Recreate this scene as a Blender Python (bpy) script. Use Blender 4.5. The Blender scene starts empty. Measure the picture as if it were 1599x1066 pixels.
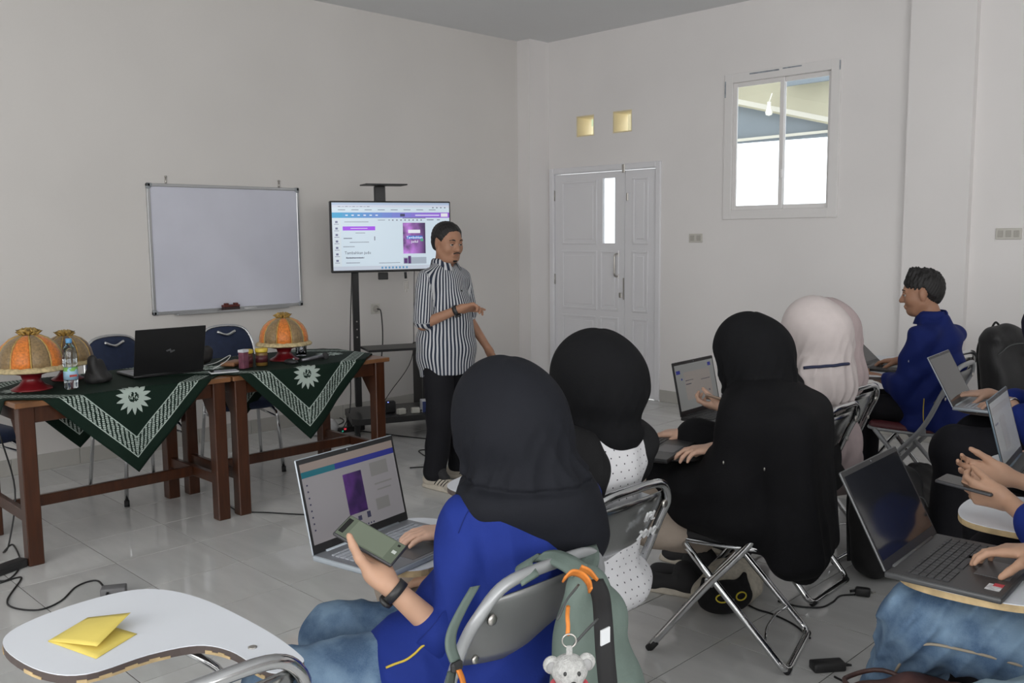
import bpy, bmesh, math, random
import numpy as np
from mathutils import Vector, Matrix, Euler
R = math.radians
random.seed(7)
sc = bpy.context.scene
COL = sc.collection

# ------------------------------------------------------------------ camera
CAMH = 1.5
YAW, PITCH, ROLL, FPX = 0.785914, 0.114882, -0.009521, 1434.04
_f = Vector((-math.sin(YAW)*math.cos(PITCH), math.cos(YAW)*math.cos(PITCH), -math.sin(PITCH)))
_r = Vector((math.cos(YAW), math.sin(YAW), 0)); _u = _r.cross(_f)
_r2 = math.cos(ROLL)*_r + math.sin(ROLL)*_u
_u2 = -math.sin(ROLL)*_r + math.cos(ROLL)*_u
cam_d = bpy.data.cameras.new('camera'); cam = bpy.data.objects.new('camera', cam_d); COL.objects.link(cam)
cam_d.sensor_fit = 'HORIZONTAL'; cam_d.sensor_width = 22.3; cam_d.lens = 22.3*FPX/1599.0
cam_d.clip_start = 0.02; cam_d.clip_end = 200
m = Matrix((_r2, _u2, -_f)).transposed().to_4x4(); m.translation = (0, 0, CAMH); cam.matrix_world = m
sc.camera = cam
def ray(x, y): return (x-799.5)/FPX*_r2 - (y-533)/FPX*_u2 + _f
def at(x, y, z):           # the point at height z that the photograph shows at (x, y)
    d = ray(x, y); return Vector((0, 0, CAMH)) + d*((z-CAMH)/d.z)
def atX(x, y, X):
    d = ray(x, y); return Vector((0, 0, CAMH)) + d*(X/d.x)
def atY(x, y, Y):
    d = ray(x, y); return Vector((0, 0, CAMH)) + d*(Y/d.y)

# ------------------------------------------------------------------ world, lights, exposure
sc.view_settings.view_transform = 'Standard'; sc.view_settings.look = 'None'
sc.view_settings.gamma = 1.0; sc.view_settings.use_curve_mapping = False
sc.view_settings.exposure = 0.0
w = bpy.data.worlds.new('overcast_sky'); sc.world = w; w.use_nodes = True
w.node_tree.nodes['Background'].inputs[0].default_value = (0.93, 0.97, 1.0, 1)
w.node_tree.nodes['Background'].inputs[1].default_value = 2.6
def area(name, loc, rot, sx, sy, power, col):
    l = bpy.data.lights.new(name, 'AREA'); l.shape = 'RECTANGLE'; l.size = sx; l.size_y = sy; l.energy = power; l.color = col
    o = bpy.data.objects.new(name, l); COL.objects.link(o); o.location = loc; o.rotation_euler = rot; return o
# daylight entering by the windows of the two walls behind the camera
XR, YR = 3.2, -3.0
area("daylight_right_windows", (XR-0.03, 0.2, 1.95), (0, R(90), 0), 1.5, 5.0, 100, (1.0, 0.98, 0.95))
area("daylight_rear_windows", (-0.5, YR+0.03, 1.95), (R(90), 0, 0), 5.2, 1.5, 100, (1.0, 0.98, 0.95))

# ------------------------------------------------------------------ materials
MATS = {}
def mat(name, col, rough=0.6, metal=0.0, noise=None, bump=None, spec=0.5, trans=0.0, emit=None, alpha=1.0, coat=0.0, sheen=0.0):
    """procedural principled material; noise=(scale, amount[, detail]) varies the colour, bump=(scale, strength, dist)"""
    if name in MATS: return MATS[name]
    M = bpy.data.materials.new(name); M.use_nodes = True; nt = M.node_tree; b = nt.nodes['Principled BSDF']
    c = tuple(col)+(1,)
    b.inputs['Base Color'].default_value = c; b.inputs['Roughness'].default_value = rough; b.inputs['Metallic'].default_value = metal
    b.inputs['Specular IOR Level'].default_value = spec; b.inputs['Transmission Weight'].default_value = trans
    b.inputs['Coat Weight'].default_value = coat; b.inputs['Sheen Weight'].default_value = sheen
    if emit:
        b.inputs['Emission Color'].default_value = tuple(emit[:3])+(1,); b.inputs['Emission Strength'].default_value = emit[3]
    tc = None
    if noise or bump:
        tc = nt.nodes.new('ShaderNodeTexCoord')
    if noise:
        n = nt.nodes.new('ShaderNodeTexNoise'); n.inputs['Scale'].default_value = noise[0]; n.inputs['Detail'].default_value = noise[2] if len(noise) > 2 else 4
        nt.links.new(tc.outputs['Object'], n.inputs['Vector'])
        cr = nt.nodes.new('ShaderNodeMapRange'); cr.inputs['From Min'].default_value = .3; cr.inputs['From Max'].default_value = .7
        cr.inputs['To Min'].default_value = 1-noise[1]; cr.inputs['To Max'].default_value = 1+noise[1]
        nt.links.new(n.outputs['Fac'], cr.inputs['Value'])
        mx = nt.nodes.new('ShaderNodeVectorMath'); mx.operation = 'SCALE'; mx.inputs[0].default_value = col[:3]
        nt.links.new(cr.outputs['Result'], mx.inputs['Scale']); nt.links.new(mx.outputs['Vector'], b.inputs['Base Color'])
    if bump:
        n2 = nt.nodes.new('ShaderNodeTexNoise'); n2.inputs['Scale'].default_value = bump[0]; n2.inputs['Detail'].default_value = 3
        nt.links.new(tc.outputs['Object'], n2.inputs['Vector'])
        bp = nt.nodes.new('ShaderNodeBump'); bp.inputs['Strength'].default_value = bump[1]; bp.inputs['Distance'].default_value = bump[2]
        nt.links.new(n2.outputs['Fac'], bp.inputs['Height']); nt.links.new(bp.outputs['Normal'], b.inputs['Normal'])
    MATS[name] = M; return M
class NT:
    """small helper for building shader maths"""
    def __init__(s, M): s.nt = M.node_tree; s.b = s.nt.nodes['Principled BSDF']
    def val(s, x, sock):
        if isinstance(x, (int, float)): sock.default_value = x
        elif isinstance(x, (tuple, list)): sock.default_value = x
        else: s.nt.links.new(x, sock)
    def m(s, op, a, b=0.0, c=0.0):
        n = s.nt.nodes.new('ShaderNodeMath'); n.operation = op
        s.val(a, n.inputs[0]); s.val(b, n.inputs[1]); s.val(c, n.inputs[2]); return n.outputs[0]
    def mix(s, f, a, b):
        n = s.nt.nodes.new('ShaderNodeMix'); n.data_type = 'RGBA'; s.val(f, n.inputs[0])
        s.val(a, n.inputs[6]); s.val(b, n.inputs[7]); return n.outputs[2]
    def coord(s, kind='Object'):
        n = s.nt.nodes.new('ShaderNodeTexCoord'); return n.outputs[kind]
    def uv(s, name):
        n = s.nt.nodes.new('ShaderNodeUVMap'); n.uv_map = name; return n.outputs[0]
    def sep(s, v):
        n = s.nt.nodes.new('ShaderNodeSeparateXYZ'); s.nt.links.new(v, n.inputs[0]); return n.outputs
    def noise(s, v, scale, detail=3):
        n = s.nt.nodes.new('ShaderNodeTexNoise'); n.inputs['Scale'].default_value = scale; n.inputs['Detail'].default_value = detail
        if v is not None: s.nt.links.new(v, n.inputs['Vector'])
        return n.outputs['Fac']
    def out(s, col, inp='Base Color'): s.nt.links.new(col, s.b.inputs[inp])

# ------------------------------------------------------------------ mesh helpers
class MB:
    """collects shapes; build() links them as ONE mesh object"""
    def __init__(s): s.v = []; s.f = []; s.smooth = []
    def add(s, vs, fs, smooth=False, M=None):
        o = len(s.v)
        s.v += [tuple(M @ Vector(p)) if M else tuple(p) for p in vs]
        s.f += [tuple(i+o for i in q) for q in fs]; s.smooth += [smooth]*len(fs); return s
    def box(s, c, d, M=None, b=0.0, seg=1):
        x, y, z = d[0]/2, d[1]/2, d[2]/2
        if b <= 0:
            vs = [(c[0]+i*x, c[1]+j*y, c[2]+k*z) for i in (-1, 1) for j in (-1, 1) for k in (-1, 1)]
            return s.add(vs, [(0,1,3,2),(4,6,7,5),(0,4,5,1),(2,3,7,6),(0,2,6,4),(1,5,7,3)], False, M)
        bm = bmesh.new(); bmesh.ops.create_cube(bm, size=1)
        for v in bm.verts: v.co = Vector((v.co.x*d[0], v.co.y*d[1], v.co.z*d[2]))
        bmesh.ops.bevel(bm, geom=bm.edges[:], offset=min(b, .49*min(d)), segments=seg, profile=.5, affect='EDGES')
        T = Matrix.Translation(c); s.bm(bm, (M @ T) if M else T, seg > 1); return s
    def bm(s, bm, M=None, smooth=False):
        bm.verts.index_update()
        s.add([v.co.copy() for v in bm.verts], [[v.index for v in f.verts] for f in bm.faces], smooth, M); bm.free(); return s
    def tube(s, pts, r, n=8, closed=False, caps=True, M=None):
        pts = [Vector(p) for p in pts]; k = len(pts); rs = r if isinstance(r, (list, tuple)) else [r]*k
        T = []
        for i in range(k):
            a = pts[(i-1) % k] if (closed or i > 0) else pts[0]; b = pts[(i+1) % k] if (closed or i < k-1) else pts[-1]
            t = (b-a); T.append(t.normalized() if t.length > 1e-9 else Vector((0, 0, 1)))
        ref = Vector((0, 0, 1)) if abs(T[0].z) < .9 else Vector((1, 0, 0))
        u = (ref - T[0]*ref.dot(T[0])).normalized(); vs = []
        for i in range(k):
            u = (u - T[i]*u.dot(T[i])).normalized(); w_ = T[i].cross(u)
            for j in range(n):
                a = 2*math.pi*j/n; vs.append(pts[i] + (u*math.cos(a) + w_*math.sin(a))*rs[i])
        fs = []
        for i in range(k if closed else k-1):
            i2 = (i+1) % k
            for j in range(n): fs.append((i*n+j, i*n+(j+1) % n, i2*n+(j+1) % n, i2*n+j))
        if caps and not closed:
            fs.append(tuple(range(n-1, -1, -1))); fs.append(tuple((k-1)*n+j for j in range(n)))
        return s.add(vs, fs, True, M)
    def lathe(s, prof, n=24, M=None, mod=None):
        vs = []; fs = []
        for (r, z) in prof:
            for j in range(n):
                a = 2*math.pi*j/n; rr = r*(mod(a, z) if mod else 1); vs.append((rr*math.cos(a), rr*math.sin(a), z))
        for i in range(len(prof)-1):
            for j in range(n): fs.append((i*n+j, i*n+(j+1) % n, (i+1)*n+(j+1) % n, (i+1)*n+j))
        if prof[0][0] > 1e-5: fs.append(tuple(range(n-1, -1, -1)))
        if prof[-1][0] > 1e-5: fs.append(tuple((len(prof)-1)*n+j for j in range(n)))
        return s.add(vs, fs, True, M)
    def prism(s, poly, z0, z1, M=None, smooth=False):
        n = len(poly); vs = [(p[0], p[1], z0) for p in poly] + [(p[0], p[1], z1) for p in poly]
        fs = [tuple(range(n-1, -1, -1)), tuple(range(n, 2*n))] + [(i, (i+1) % n, n+(i+1) % n, n+i) for i in range(n)]
        return s.add(vs, fs, smooth, M)
    def grid(s, P, smooth=True, M=None, closed_u=False):
        nu, nv = len(P), len(P[0]); vs = [p for row in P for p in row]; fs = []
        for i in range(nu if closed_u else nu-1):
            i2 = (i+1) % nu
            for j in range(nv-1): fs.append((i*nv+j, i2*nv+j, i2*nv+j+1, i*nv+j+1))
        return s.add(vs, fs, smooth, M)
    def sphere(s, c, r, n=12, k=8, M=None):
        r3 = r if isinstance(r, (tuple, list)) else (r, r, r); vs = []; fs = []
        for i in range(k+1):
            t = math.pi*i/k
            for j in range(n):
                a = 2*math.pi*j/n; vs.append((c[0]+r3[0]*math.sin(t)*math.cos(a), c[1]+r3[1]*math.sin(t)*math.sin(a), c[2]+r3[2]*math.cos(t)))
        for i in range(k):
            for j in range(n): fs.append((i*n+j, (i+1)*n+j, (i+1)*n+(j+1) % n, i*n+(j+1) % n))
        return s.add(vs, fs, True, M)
    def build(s, name, material, parent=None, loc=None):
        me = bpy.data.meshes.new(name); me.from_pydata(s.v, [], s.f)
        me.polygons.foreach_set('use_smooth', s.smooth); me.update()
        if material: me.materials.append(material)
        return link(name, me, parent, loc)
def link(name, me, parent=None, loc=None):
    o = bpy.data.objects.new(name, me); COL.objects.link(o)
    if parent: o.parent = parent
    if loc is not None: o.location = loc
    return o
def tag(o, label=None, cat=None, group=None, kind=None):
    if label: o['label'] = label
    if cat: o['category'] = cat
    if group: o['group'] = group
    if kind: o['kind'] = kind
    return o
def thing(name, label, cat, loc=(0, 0, 0), rz=0.0, group=None, kind=None):
    o = bpy.data.objects.new(name, None); COL.objects.link(o); o.empty_display_size = .05
    o.location = loc; o.rotation_euler = (0, 0, rz); return tag(o, label, cat, group, kind)
def copy_tree(o, parent=None):
    c = o.copy(); COL.objects.link(c); c.parent = parent
    for ch in list(o.children): copy_tree(ch, c)
    return c
def spline(pts, n=6):
    """Catmull-Rom through the points"""
    P = [Vector(p) for p in pts]; P = [P[0]*2-P[1]] + P + [P[-1]*2-P[-2]]; out = []
    for i in range(1, len(P)-2):
        for k in range(n):
            t = k/n; a, b, c, d = P[i-1], P[i], P[i+1], P[i+2]
            out.append(0.5*((2*b) + (c-a)*t + (2*a-5*b+4*c-d)*t*t + (3*b-a-3*c+d)*t**3))
    out.append(P[-2]); return out
def fillet(pts, r, n=5):
    """polyline with rounded corners"""
    P = [Vector(p) for p in pts]; out = [P[0]]
    for i in range(1, len(P)-1):
        a, b, c = P[i-1], P[i], P[i+1]; d1 = (a-b); d2 = (c-b); rr = min(r, d1.length*.49, d2.length*.49)
        p0 = b+d1.normalized()*rr; p1 = b+d2.normalized()*rr
        for k in range(n+1):
            t = k/n; out.append(p0*(1-t)**2 + b*2*t*(1-t) + p1*t*t)
    out.append(P[-1]); return out
def text_mesh(body, size, name, material, parent, M, align='LEFT', extrude=0.0):
    cu = bpy.data.curves.new('lettering', 'FONT'); cu.body = body; cu.size = size; cu.align_x = align; cu.extrude = extrude; cu.resolution_u = 2
    o = bpy.data.objects.new('lettering', cu); COL.objects.link(o)
    dg = bpy.context.evaluated_depsgraph_get(); me = bpy.data.meshes.new_from_object(o.evaluated_get(dg))
    bpy.data.objects.remove(o); me.transform(M); me.materials.clear(); me.materials.append(material)
    return link(name, me, parent)

# ------------------------------------------------------------------ signed-distance modelling for people and soft things
def V3(p): return np.array(p, dtype=np.float32)
class SDF:
    def __init__(s): s.p = []; s.lo = []; s.hi = []; s.disp = None; s.dmax = 0.0
    def _reg(s, fn, lo, hi, k, op):
        s.p.append((fn, V3(lo)-k, V3(hi)+k, k, op))
        if op == 'u': s.lo.append(V3(lo)); s.hi.append(V3(hi))
        return s
    def cap(s, a, b, ra, rb=None, k=.02, op='u', sq=None):
        """tapered capsule; sq=(axis, factor) squashes it across an axis about its line"""
        rb = ra if rb is None else rb; a = V3(a); b = V3(b); ab = b-a; L2 = float(ab@ab)+1e-9; rm = max(ra, rb)
        if sq is None:
            def fn(P):
                q = P-a; t = np.clip((q@ab)/L2, 0, 1); q = q - t[:, None]*ab
                return np.sqrt((q*q).sum(1)) - (ra+(rb-ra)*t)
        else:
            ax = V3(sq[0]); ax = ax/np.linalg.norm(ax); fac = sq[1]; rm = rm*max(1, fac)
            def fn(P):
                q = P-a; t = np.clip((q@ab)/L2, 0, 1); q = q - t[:, None]*ab
                q = q + (q@ax)[:, None]*ax*(1/fac-1)
                return (np.sqrt((q*q).sum(1)) - (ra+(rb-ra)*t))*min(1, fac)
        return s._reg(fn, np.minimum(a, b)-rm, np.maximum(a, b)+rm, k, op)
    def chain(s, pts, rs, k=.02, op='u', sq=None):
        for i in range(len(pts)-1): s.cap(pts[i], pts[i+1], rs[i], rs[i+1], k, op, sq)
        return s
    def ell(s, c, r, k=.02, op='u', rot=None):
        c = V3(c); r = V3(r); Rm = None if rot is None else np.array(Euler(rot).to_matrix(), dtype=np.float32)
        def fn(P):
            q = P-c
            if Rm is not None: q = q@Rm
            k0 = np.sqrt(((q/r)**2).sum(1)); k1 = np.sqrt(((q/(r*r))**2).sum(1))+1e-6
            return k0*(k0-1)/k1
        e = r if rot is None else V3([r.max()]*3)
        return s._reg(fn, c-e, c+e, k, op)
    def box(s, c, h, rad=.01, k=.01, op='u', rot=None):
        c = V3(c); h = V3(h)-rad; Rm = None if rot is None else np.array(Euler(rot).to_matrix(), dtype=np.float32)
        def fn(P):
            q = P-c
            if Rm is not None: q = q@Rm
            q = np.abs(q)-h
            return np.sqrt((np.maximum(q, 0)**2).sum(1)) + np.minimum(q.max(1), 0) - rad
        e = h+rad if rot is None else V3([float(np.linalg.norm(h+rad))]*3)
        return s._reg(fn, c-e, c+e, k, op)
    def cut(s, pt, n, k=.004):
        """keep the side that n points away from"""
        pt = V3(pt); n = V3(n); n = n/np.linalg.norm(n)
        s.p.append((lambda P: (P-pt)@n, None, None, k, 'i')); return s
    def ev(s, P, pad=0.0):
        D = np.full(len(P), 1.0, dtype=np.float32)
        for fn, lo, hi, k, op in s.p:
            if op == 'i':
                D = np.maximum(D, fn(P)); continue
            idx = np.nonzero(((P >= lo-pad) & (P <= hi+pad)).all(1))[0]
            if len(idx) == 0: continue
            d = fn(P[idx]); o = D[idx]
            if op == 'u':
                hh = np.maximum(k-np.abs(o-d), 0)/k; D[idx] = np.minimum(o, d) - hh*hh*k*.25
            else:
                d = -d; hh = np.maximum(k-np.abs(o-d), 0)/k; D[idx] = np.maximum(o, d) + hh*hh*k*.25
        if s.disp is not None:
            idx = np.nonzero(np.abs(D) < s.dmax*2+pad+.02)[0]
            if len(idx): D[idx] += s.disp(P[idx]).astype(np.float32)
        return D
    def mesh(s, h):
        lo = np.min(s.lo, 0)-3*h-s.dmax; hi = np.max(s.hi, 0)+3*h+s.dmax
        st = 4; n = (np.ceil((hi-lo)/(h*st)).astype(int)+1)
        ci = np.stack(np.meshgrid(*[np.arange(q) for q in n], indexing='ij'), -1).reshape(-1, 3)
        pad = h*st*1.8
        Dc = s.ev((lo+ci*(h*st)).astype(np.float32), pad).reshape(n)
        near = np.abs(Dc) < h*st*1.75+s.dmax
        D = np.where(Dc < 0, -1.0, 1.0).astype(np.float32); D = D.repeat(st, 0).repeat(st, 1).repeat(st, 2)
        A = near.repeat(st, 0).repeat(st, 1).repeat(st, 2)
        # coarse value sits at a block's corner: test the neighbours of each block
        B = near.copy()
        for ax in range(3):
            sh = np.roll(B, -1, ax); B = B | sh
        A = B.repeat(st, 0).repeat(st, 1).repeat(st, 2)
        idx = np.argwhere(A); P = (lo+idx*h).astype(np.float32); D[A] = s.ev(P, h*2)
        return surface_nets(D, lo, h)
def surface_nets(D, lo, h):
    I = D < 0; nx, ny, nz = D.shape
    c = np.zeros((nx-1, ny-1, nz-1), np.uint8)
    for i in (0, 1):
        for j in (0, 1):
            for k in (0, 1): c += I[i:nx-1+i, j:ny-1+j, k:nz-1+k]
    cell = (c > 0) & (c < 8); cid = np.full(cell.shape, -1, np.int32); ids = np.argwhere(cell); cid[cell] = np.arange(len(ids))
    cor = np.array([(i, j, k) for i in (0, 1) for j in (0, 1) for k in (0, 1)])
    val = np.stack([D[ids[:, 0]+a, ids[:, 1]+b, ids[:, 2]+g] for a, b, g in cor], 1)
    acc = np.zeros((len(ids), 3)); cnt = np.zeros(len(ids))
    for a in range(8):
        for b in range(a+1, 8):
            if np.abs(cor[a]-cor[b]).sum() != 1: continue
            va, vb = val[:, a], val[:, b]; x = (va < 0) != (vb < 0); t = np.where(x, va/np.where(x, va-vb, 1), 0)
            acc += np.where(x[:, None], cor[a]+(cor[b]-cor[a])*t[:, None], 0); cnt += x
    V = lo + (ids + acc/np.maximum(cnt, 1)[:, None])*h
    F = []
    for ax in range(3):
        s0 = [slice(None)]*3; s1 = [slice(None)]*3; s0[ax] = slice(0, -1); s1[ax] = slice(1, None)
        a, b = I[tuple(s0)], I[tuple(s1)]; e = np.argwhere(a != b)
        u, v = (ax+1) % 3, (ax+2) % 3
        e = e[(e[:, u] > 0) & (e[:, v] > 0) & (e[:, u] < D.shape[u]-1) & (e[:, v] < D.shape[v]-1)]
        if len(e) == 0: continue
        fl = a[e[:, 0], e[:, 1], e[:, 2]]
        def g(du, dv):
            q = e.copy(); q[:, u] -= du; q[:, v] -= dv; return cid[q[:, 0], q[:, 1], q[:, 2]]
        Q = np.stack([g(1, 1), g(0, 1), g(0, 0), g(1, 0)], 1); Q[~fl] = Q[~fl][:, ::-1]; F.append(Q)
    F = np.concatenate(F); F = F[(F >= 0).all(1)]
    return V, F
def np_mesh(name, V, F, material, parent=None, smooth=True):
    me = bpy.data.meshes.new(name); me.vertices.add(len(V)); me.vertices.foreach_set('co', V.astype(np.float32).ravel())
    nq = F.shape[1]; me.loops.add(len(F)*nq); me.loops.foreach_set('vertex_index', F.astype(np.int32).ravel())
    me.polygons.add(len(F)); me.polygons.foreach_set('loop_start', np.arange(0, len(F)*nq, nq, dtype=np.int32))
    me.polygons.foreach_set('use_smooth', np.ones(len(F), dtype=bool) if smooth else np.zeros(len(F), dtype=bool))
    me.update(); me.materials.append(material); return link(name, me, parent)
def soft(name, S, h, material, parent=None):
    V, F = S.mesh(h); return np_mesh(name, V, F, material, parent)
# ================================================================== THE ROOM
XL, YB, ZC = -6.36, 6.728, 3.345
WT = 0.16
def wall_mat(name, col, rough, b1=.25):
    M = mat(name, col, rough, noise=(1.3, .025, 2), spec=.35); k = NT(M)
    n = k.nt.nodes.new('ShaderNodeBump'); n.inputs['Strength'].default_value = b1; n.inputs['Distance'].default_value = .003
    v = k.coord(); k.nt.links.new(k.noise(v, 7, 4), n.inputs['Height']); k.nt.links.new(n.outputs[0], k.b.inputs['Normal']); return M
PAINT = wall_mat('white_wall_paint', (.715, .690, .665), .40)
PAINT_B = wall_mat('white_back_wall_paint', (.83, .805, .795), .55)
CEIL = mat('grey_white_ceiling_paint', (.80, .81, .82), .8, noise=(.8, .02))
TILE = mat('pale_glazed_floor_tile', (.58, .58, .575), .075, spec=.6)
k = NT(TILE); v = k.coord(); oi = k.nt.nodes.new('ShaderNodeObjectInfo')
add = k.nt.nodes.new('ShaderNodeVectorMath'); add.operation = 'ADD'; k.nt.links.new(v, add.inputs[0])
sc_ = k.nt.nodes.new('ShaderNodeVectorMath'); sc_.operation = 'SCALE'; sc_.inputs[0].default_value = (37, 17, 5); k.nt.links.new(oi.outputs['Random'], sc_.inputs['Scale']); k.nt.links.new(sc_.outputs[0], add.inputs[1])
mp = k.nt.nodes.new('ShaderNodeMapping'); mp.inputs['Scale'].default_value = (1.2, 5, 1); k.nt.links.new(add.outputs[0], mp.inputs[0])
f1 = k.noise(mp.outputs[0], 2.6, 6); f1 = k.m('MULTIPLY_ADD', f1, .30, -.15); f2 = k.m('MULTIPLY_ADD', oi.outputs['Random'], .10, -.05)
g_ = k.m('ADD', k.m('ADD', f1, f2), 1.0)
vs = k.nt.nodes.new('ShaderNodeVectorMath'); vs.operation = 'SCALE'; vs.inputs[0].default_value = (.59, .59, .58); k.nt.links.new(g_, vs.inputs['Scale']); k.out(vs.outputs[0])
GROUT = mat('grey_grout', (.10, .098, .092), .85)

def struct(name, mb, m_, parent=None):
    o = mb.build(name, m_, parent)
    if parent is None: o['kind'] = 'structure'
    return o
# floor with every tile a piece of its own
floor = struct('floor', MB().box(((XL+XR)/2, (YB+YR)/2, -.0525), (XR-XL, YB-YR, .1)), GROUT)
TS = .413; GAP = .0042
def tile_mesh(w_, d_):
    bm = bmesh.new(); bmesh.ops.create_cube(bm, size=1)
    for v_ in bm.verts: v_.co = Vector((v_.co.x*(w_-GAP), v_.co.y*(d_-GAP), v_.co.z*.012-.006))
    bmesh.ops.bevel(bm, geom=[e for e in bm.edges if all(v_.co.z > -.001 for v_ in e.verts)], offset=.0005, segments=1, affect='EDGES')
    me = bpy.data.meshes.new('tile'); bm.to_mesh(me); bm.free(); me.materials.append(TILE); return me
full = tile_mesh(TS, TS); X0, Y0 = -1.765, 1.612
i0 = math.floor((XL-X0)/TS); i1 = math.ceil((.35-X0)/TS); j0 = math.floor((.1-Y0)/TS); j1 = math.ceil((YB-Y0)/TS)
cells = []
for i in range(i0, i1):
    for j in range(j0, j1):
        xa, xb = max(XL, X0+i*TS), X0+(i+1)*TS; ya, yb = Y0+j*TS, min(YB, Y0+(j+1)*TS)
        cells.append((xa, xb, ya, yb))
rest = MB()
def in_view(c):
    for px_, py_ in ((c[0], c[2]), (c[1], c[2]), (c[0], c[3]), (c[1], c[3])):
        d = Vector((px_, py_, -CAMH)); z = d.dot(_f)
        if z > .3 and abs(d.dot(_r2)/z*FPX) < 830 and abs(d.dot(_u2)/z*FPX) < 560: return True
    return False
seen = [c for c in cells if in_view(c)]
seen.sort(key=lambda c: c[0]**2+c[2]**2)
for n_, c in enumerate(seen):
    w_, d_ = c[1]-c[0], c[3]-c[2]
    me = full if (abs(w_-TS) < 1e-4 and abs(d_-TS) < 1e-4) else tile_mesh(w_, d_)
    if n_ < 300: link('tile', me, floor, ((c[0]+c[1])/2, (c[2]+c[3])/2, 0))
    else: rest.box(((c[0]+c[1])/2, (c[2]+c[3])/2, -.006), (w_-GAP, d_-GAP, .012))
for c in cells:
    if c not in seen: rest.box(((c[0]+c[1])/2, (c[2]+c[3])/2, -.006), (c[1]-c[0]-GAP, c[3]-c[2]-GAP, .012))
x = X0+i1*TS
while x < XR:
    y = Y0+j1*TS-TS
    while y > YR: rest.box((x+TS/2, y+TS/2-TS, -.006), (TS-GAP, TS-GAP, .012)); y -= TS
    x += TS
x = X0+i0*TS
while x < X0+i1*TS-.01:
    y = Y0+j0*TS
    while y > YR: rest.box((x+TS/2, y-TS/2, -.006), (TS-GAP, TS-GAP, .012)); y -= TS
    x += TS
if rest.v: tag(rest.build('far_tile_field', TILE, floor), kind='stuff')

struct('ceiling', MB().box(((XL+XR)/2, (YB+YR)/2, ZC+.05), (XR-XL+.4, YB-YR+.4, .1)), CEIL)
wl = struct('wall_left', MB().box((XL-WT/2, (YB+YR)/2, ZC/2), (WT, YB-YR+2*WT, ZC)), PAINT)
def wall_with_holes(mb, a0, a1, holes, z1, put):
    """a wall in (a, z), minus rectangular holes, as boxes; put(a0,a1,z0,z1)"""
    xs = sorted({a0, a1, *[h_[0] for h_ in holes], *[h_[1] for h_ in holes]}); xs = [q for q in xs if a0 <= q <= a1]
    for xa, xb in zip(xs[:-1], xs[1:]):
        hs = sorted([h_ for h_ in holes if h_[0] <= xa+1e-6 and h_[1] >= xb-1e-6], key=lambda q: q[2]); z = 0
        for h_ in hs:
            if h_[2] > z+1e-6: put(xa, xb, z, h_[2])
            z = h_[3]
        if z < z1: put(xa, xb, z, z1)
DOOR = (-6.187, -4.856, 0.0, 2.14); WIN = (-4.20, -3.245, 1.635, 2.77)
VENT = [(-5.844, -5.626, 2.42, 2.613), (-5.404, -5.185, 2.42, 2.615)]
mb = MB(); wall_with_holes(mb, XL, XR, [DOOR, WIN]+VENT, ZC, lambda a, b, c, d: mb.box(((a+b)/2, YB+WT/2, (c+d)/2), (b-a, WT, d-c)))
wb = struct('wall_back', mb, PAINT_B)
mb = MB(); RW = [(-2.4+i*1.8, -.9+i*1.8, 1.15, 2.75) for i in range(3)]
wall_with_holes(mb, YR, YB, RW, ZC, lambda a, b, c, d: mb.box((XR+WT/2, (a+b)/2, (c+d)/2), (WT, b-a, d-c)))
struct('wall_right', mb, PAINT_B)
mb = MB(); RB = [(-3.1+i*1.85, -1.6+i*1.85, 1.15, 2.75) for i in range(3)]
wall_with_holes(mb, XL, XR, RB, ZC, lambda a, b, c, d: mb.box(((a+b)/2, YR-WT/2, (c+d)/2), (b-a, WT, d-c)))
struct('wall_rear', mb, PAINT_B)
# pilasters
pc = at(826, 60.5, ZC)
struct('trim_1', MB().box(((XL+pc.x)/2, (pc.y+YB)/2, ZC/2), (pc.x-XL, YB-pc.y, ZC)), PAINT_B)
px0, px1, pt = -2.70, -2.265, .065
struct('trim_2', MB().box(((px0+px1)/2, YB-pt/2, ZC/2), (px1-px0, pt, ZC)), PAINT_B)
# tiled skirting, piece by piece
SK = mat('beige_skirting_tile', (.50, .485, .45), .3, noise=(4, .06))
def skirting(name, p0, p1, n):
    root = thing(name, None, None, kind='structure'); p0 = Vector(p0); p1 = Vector(p1); L = (p1-p0).length; d = (p1-p0)/L; m_ = round(L/TS)
    me = None
    for i in range(m_):
        if me is None:
            me = MB().box((0, 0, .053), (L/m_-.003, .011, .106), b=.0015).build('tile', SK, root); o = me
        else: o = link('tile', me.data, root)
        c = p0+d*(L/m_*(i+.5))+Vector(n)*.0055; o.location = c; o.rotation_euler = (0, 0, math.atan2(d.y, d.x))
    return root
skirting('baseboard_left', (XL, .1, 0), (XL, pc.y, 0), (1, 0, 0))
skirting('baseboard_back', (DOOR[1]+.005, YB, 0), (px0, YB, 0), (0, -1, 0))
skirting('baseboard_column', (px0, YB-pt, 0), (px1, YB-pt, 0), (0, -1, 0))
skirting('baseboard_right', (px1, YB, 0), (XR, YB, 0), (0, -1, 0))
# vents: cream reveals
CREAM = mat('cream_vent_plaster', (.80, .70, .46), .75, noise=(5, .05))
for i, (a, b, c, d) in enumerate(VENT):
    r = MB(); t = .012; y0, y1 = YB+.004, YB+WT+.05
    r.box((a+t/2, (y0+y1)/2, (c+d)/2), (t, y1-y0, d-c)); r.box((b-t/2, (y0+y1)/2, (c+d)/2), (t, y1-y0, d-c))
    r.box(((a+b)/2, (y0+y1)/2, c+t/2), (b-a-2*t, y1-y0, t)); r.box(((a+b)/2, (y0+y1)/2, d-t/2), (b-a-2*t, y1-y0, t))
    struct('trim_%d' % (3+i), r, CREAM)
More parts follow.
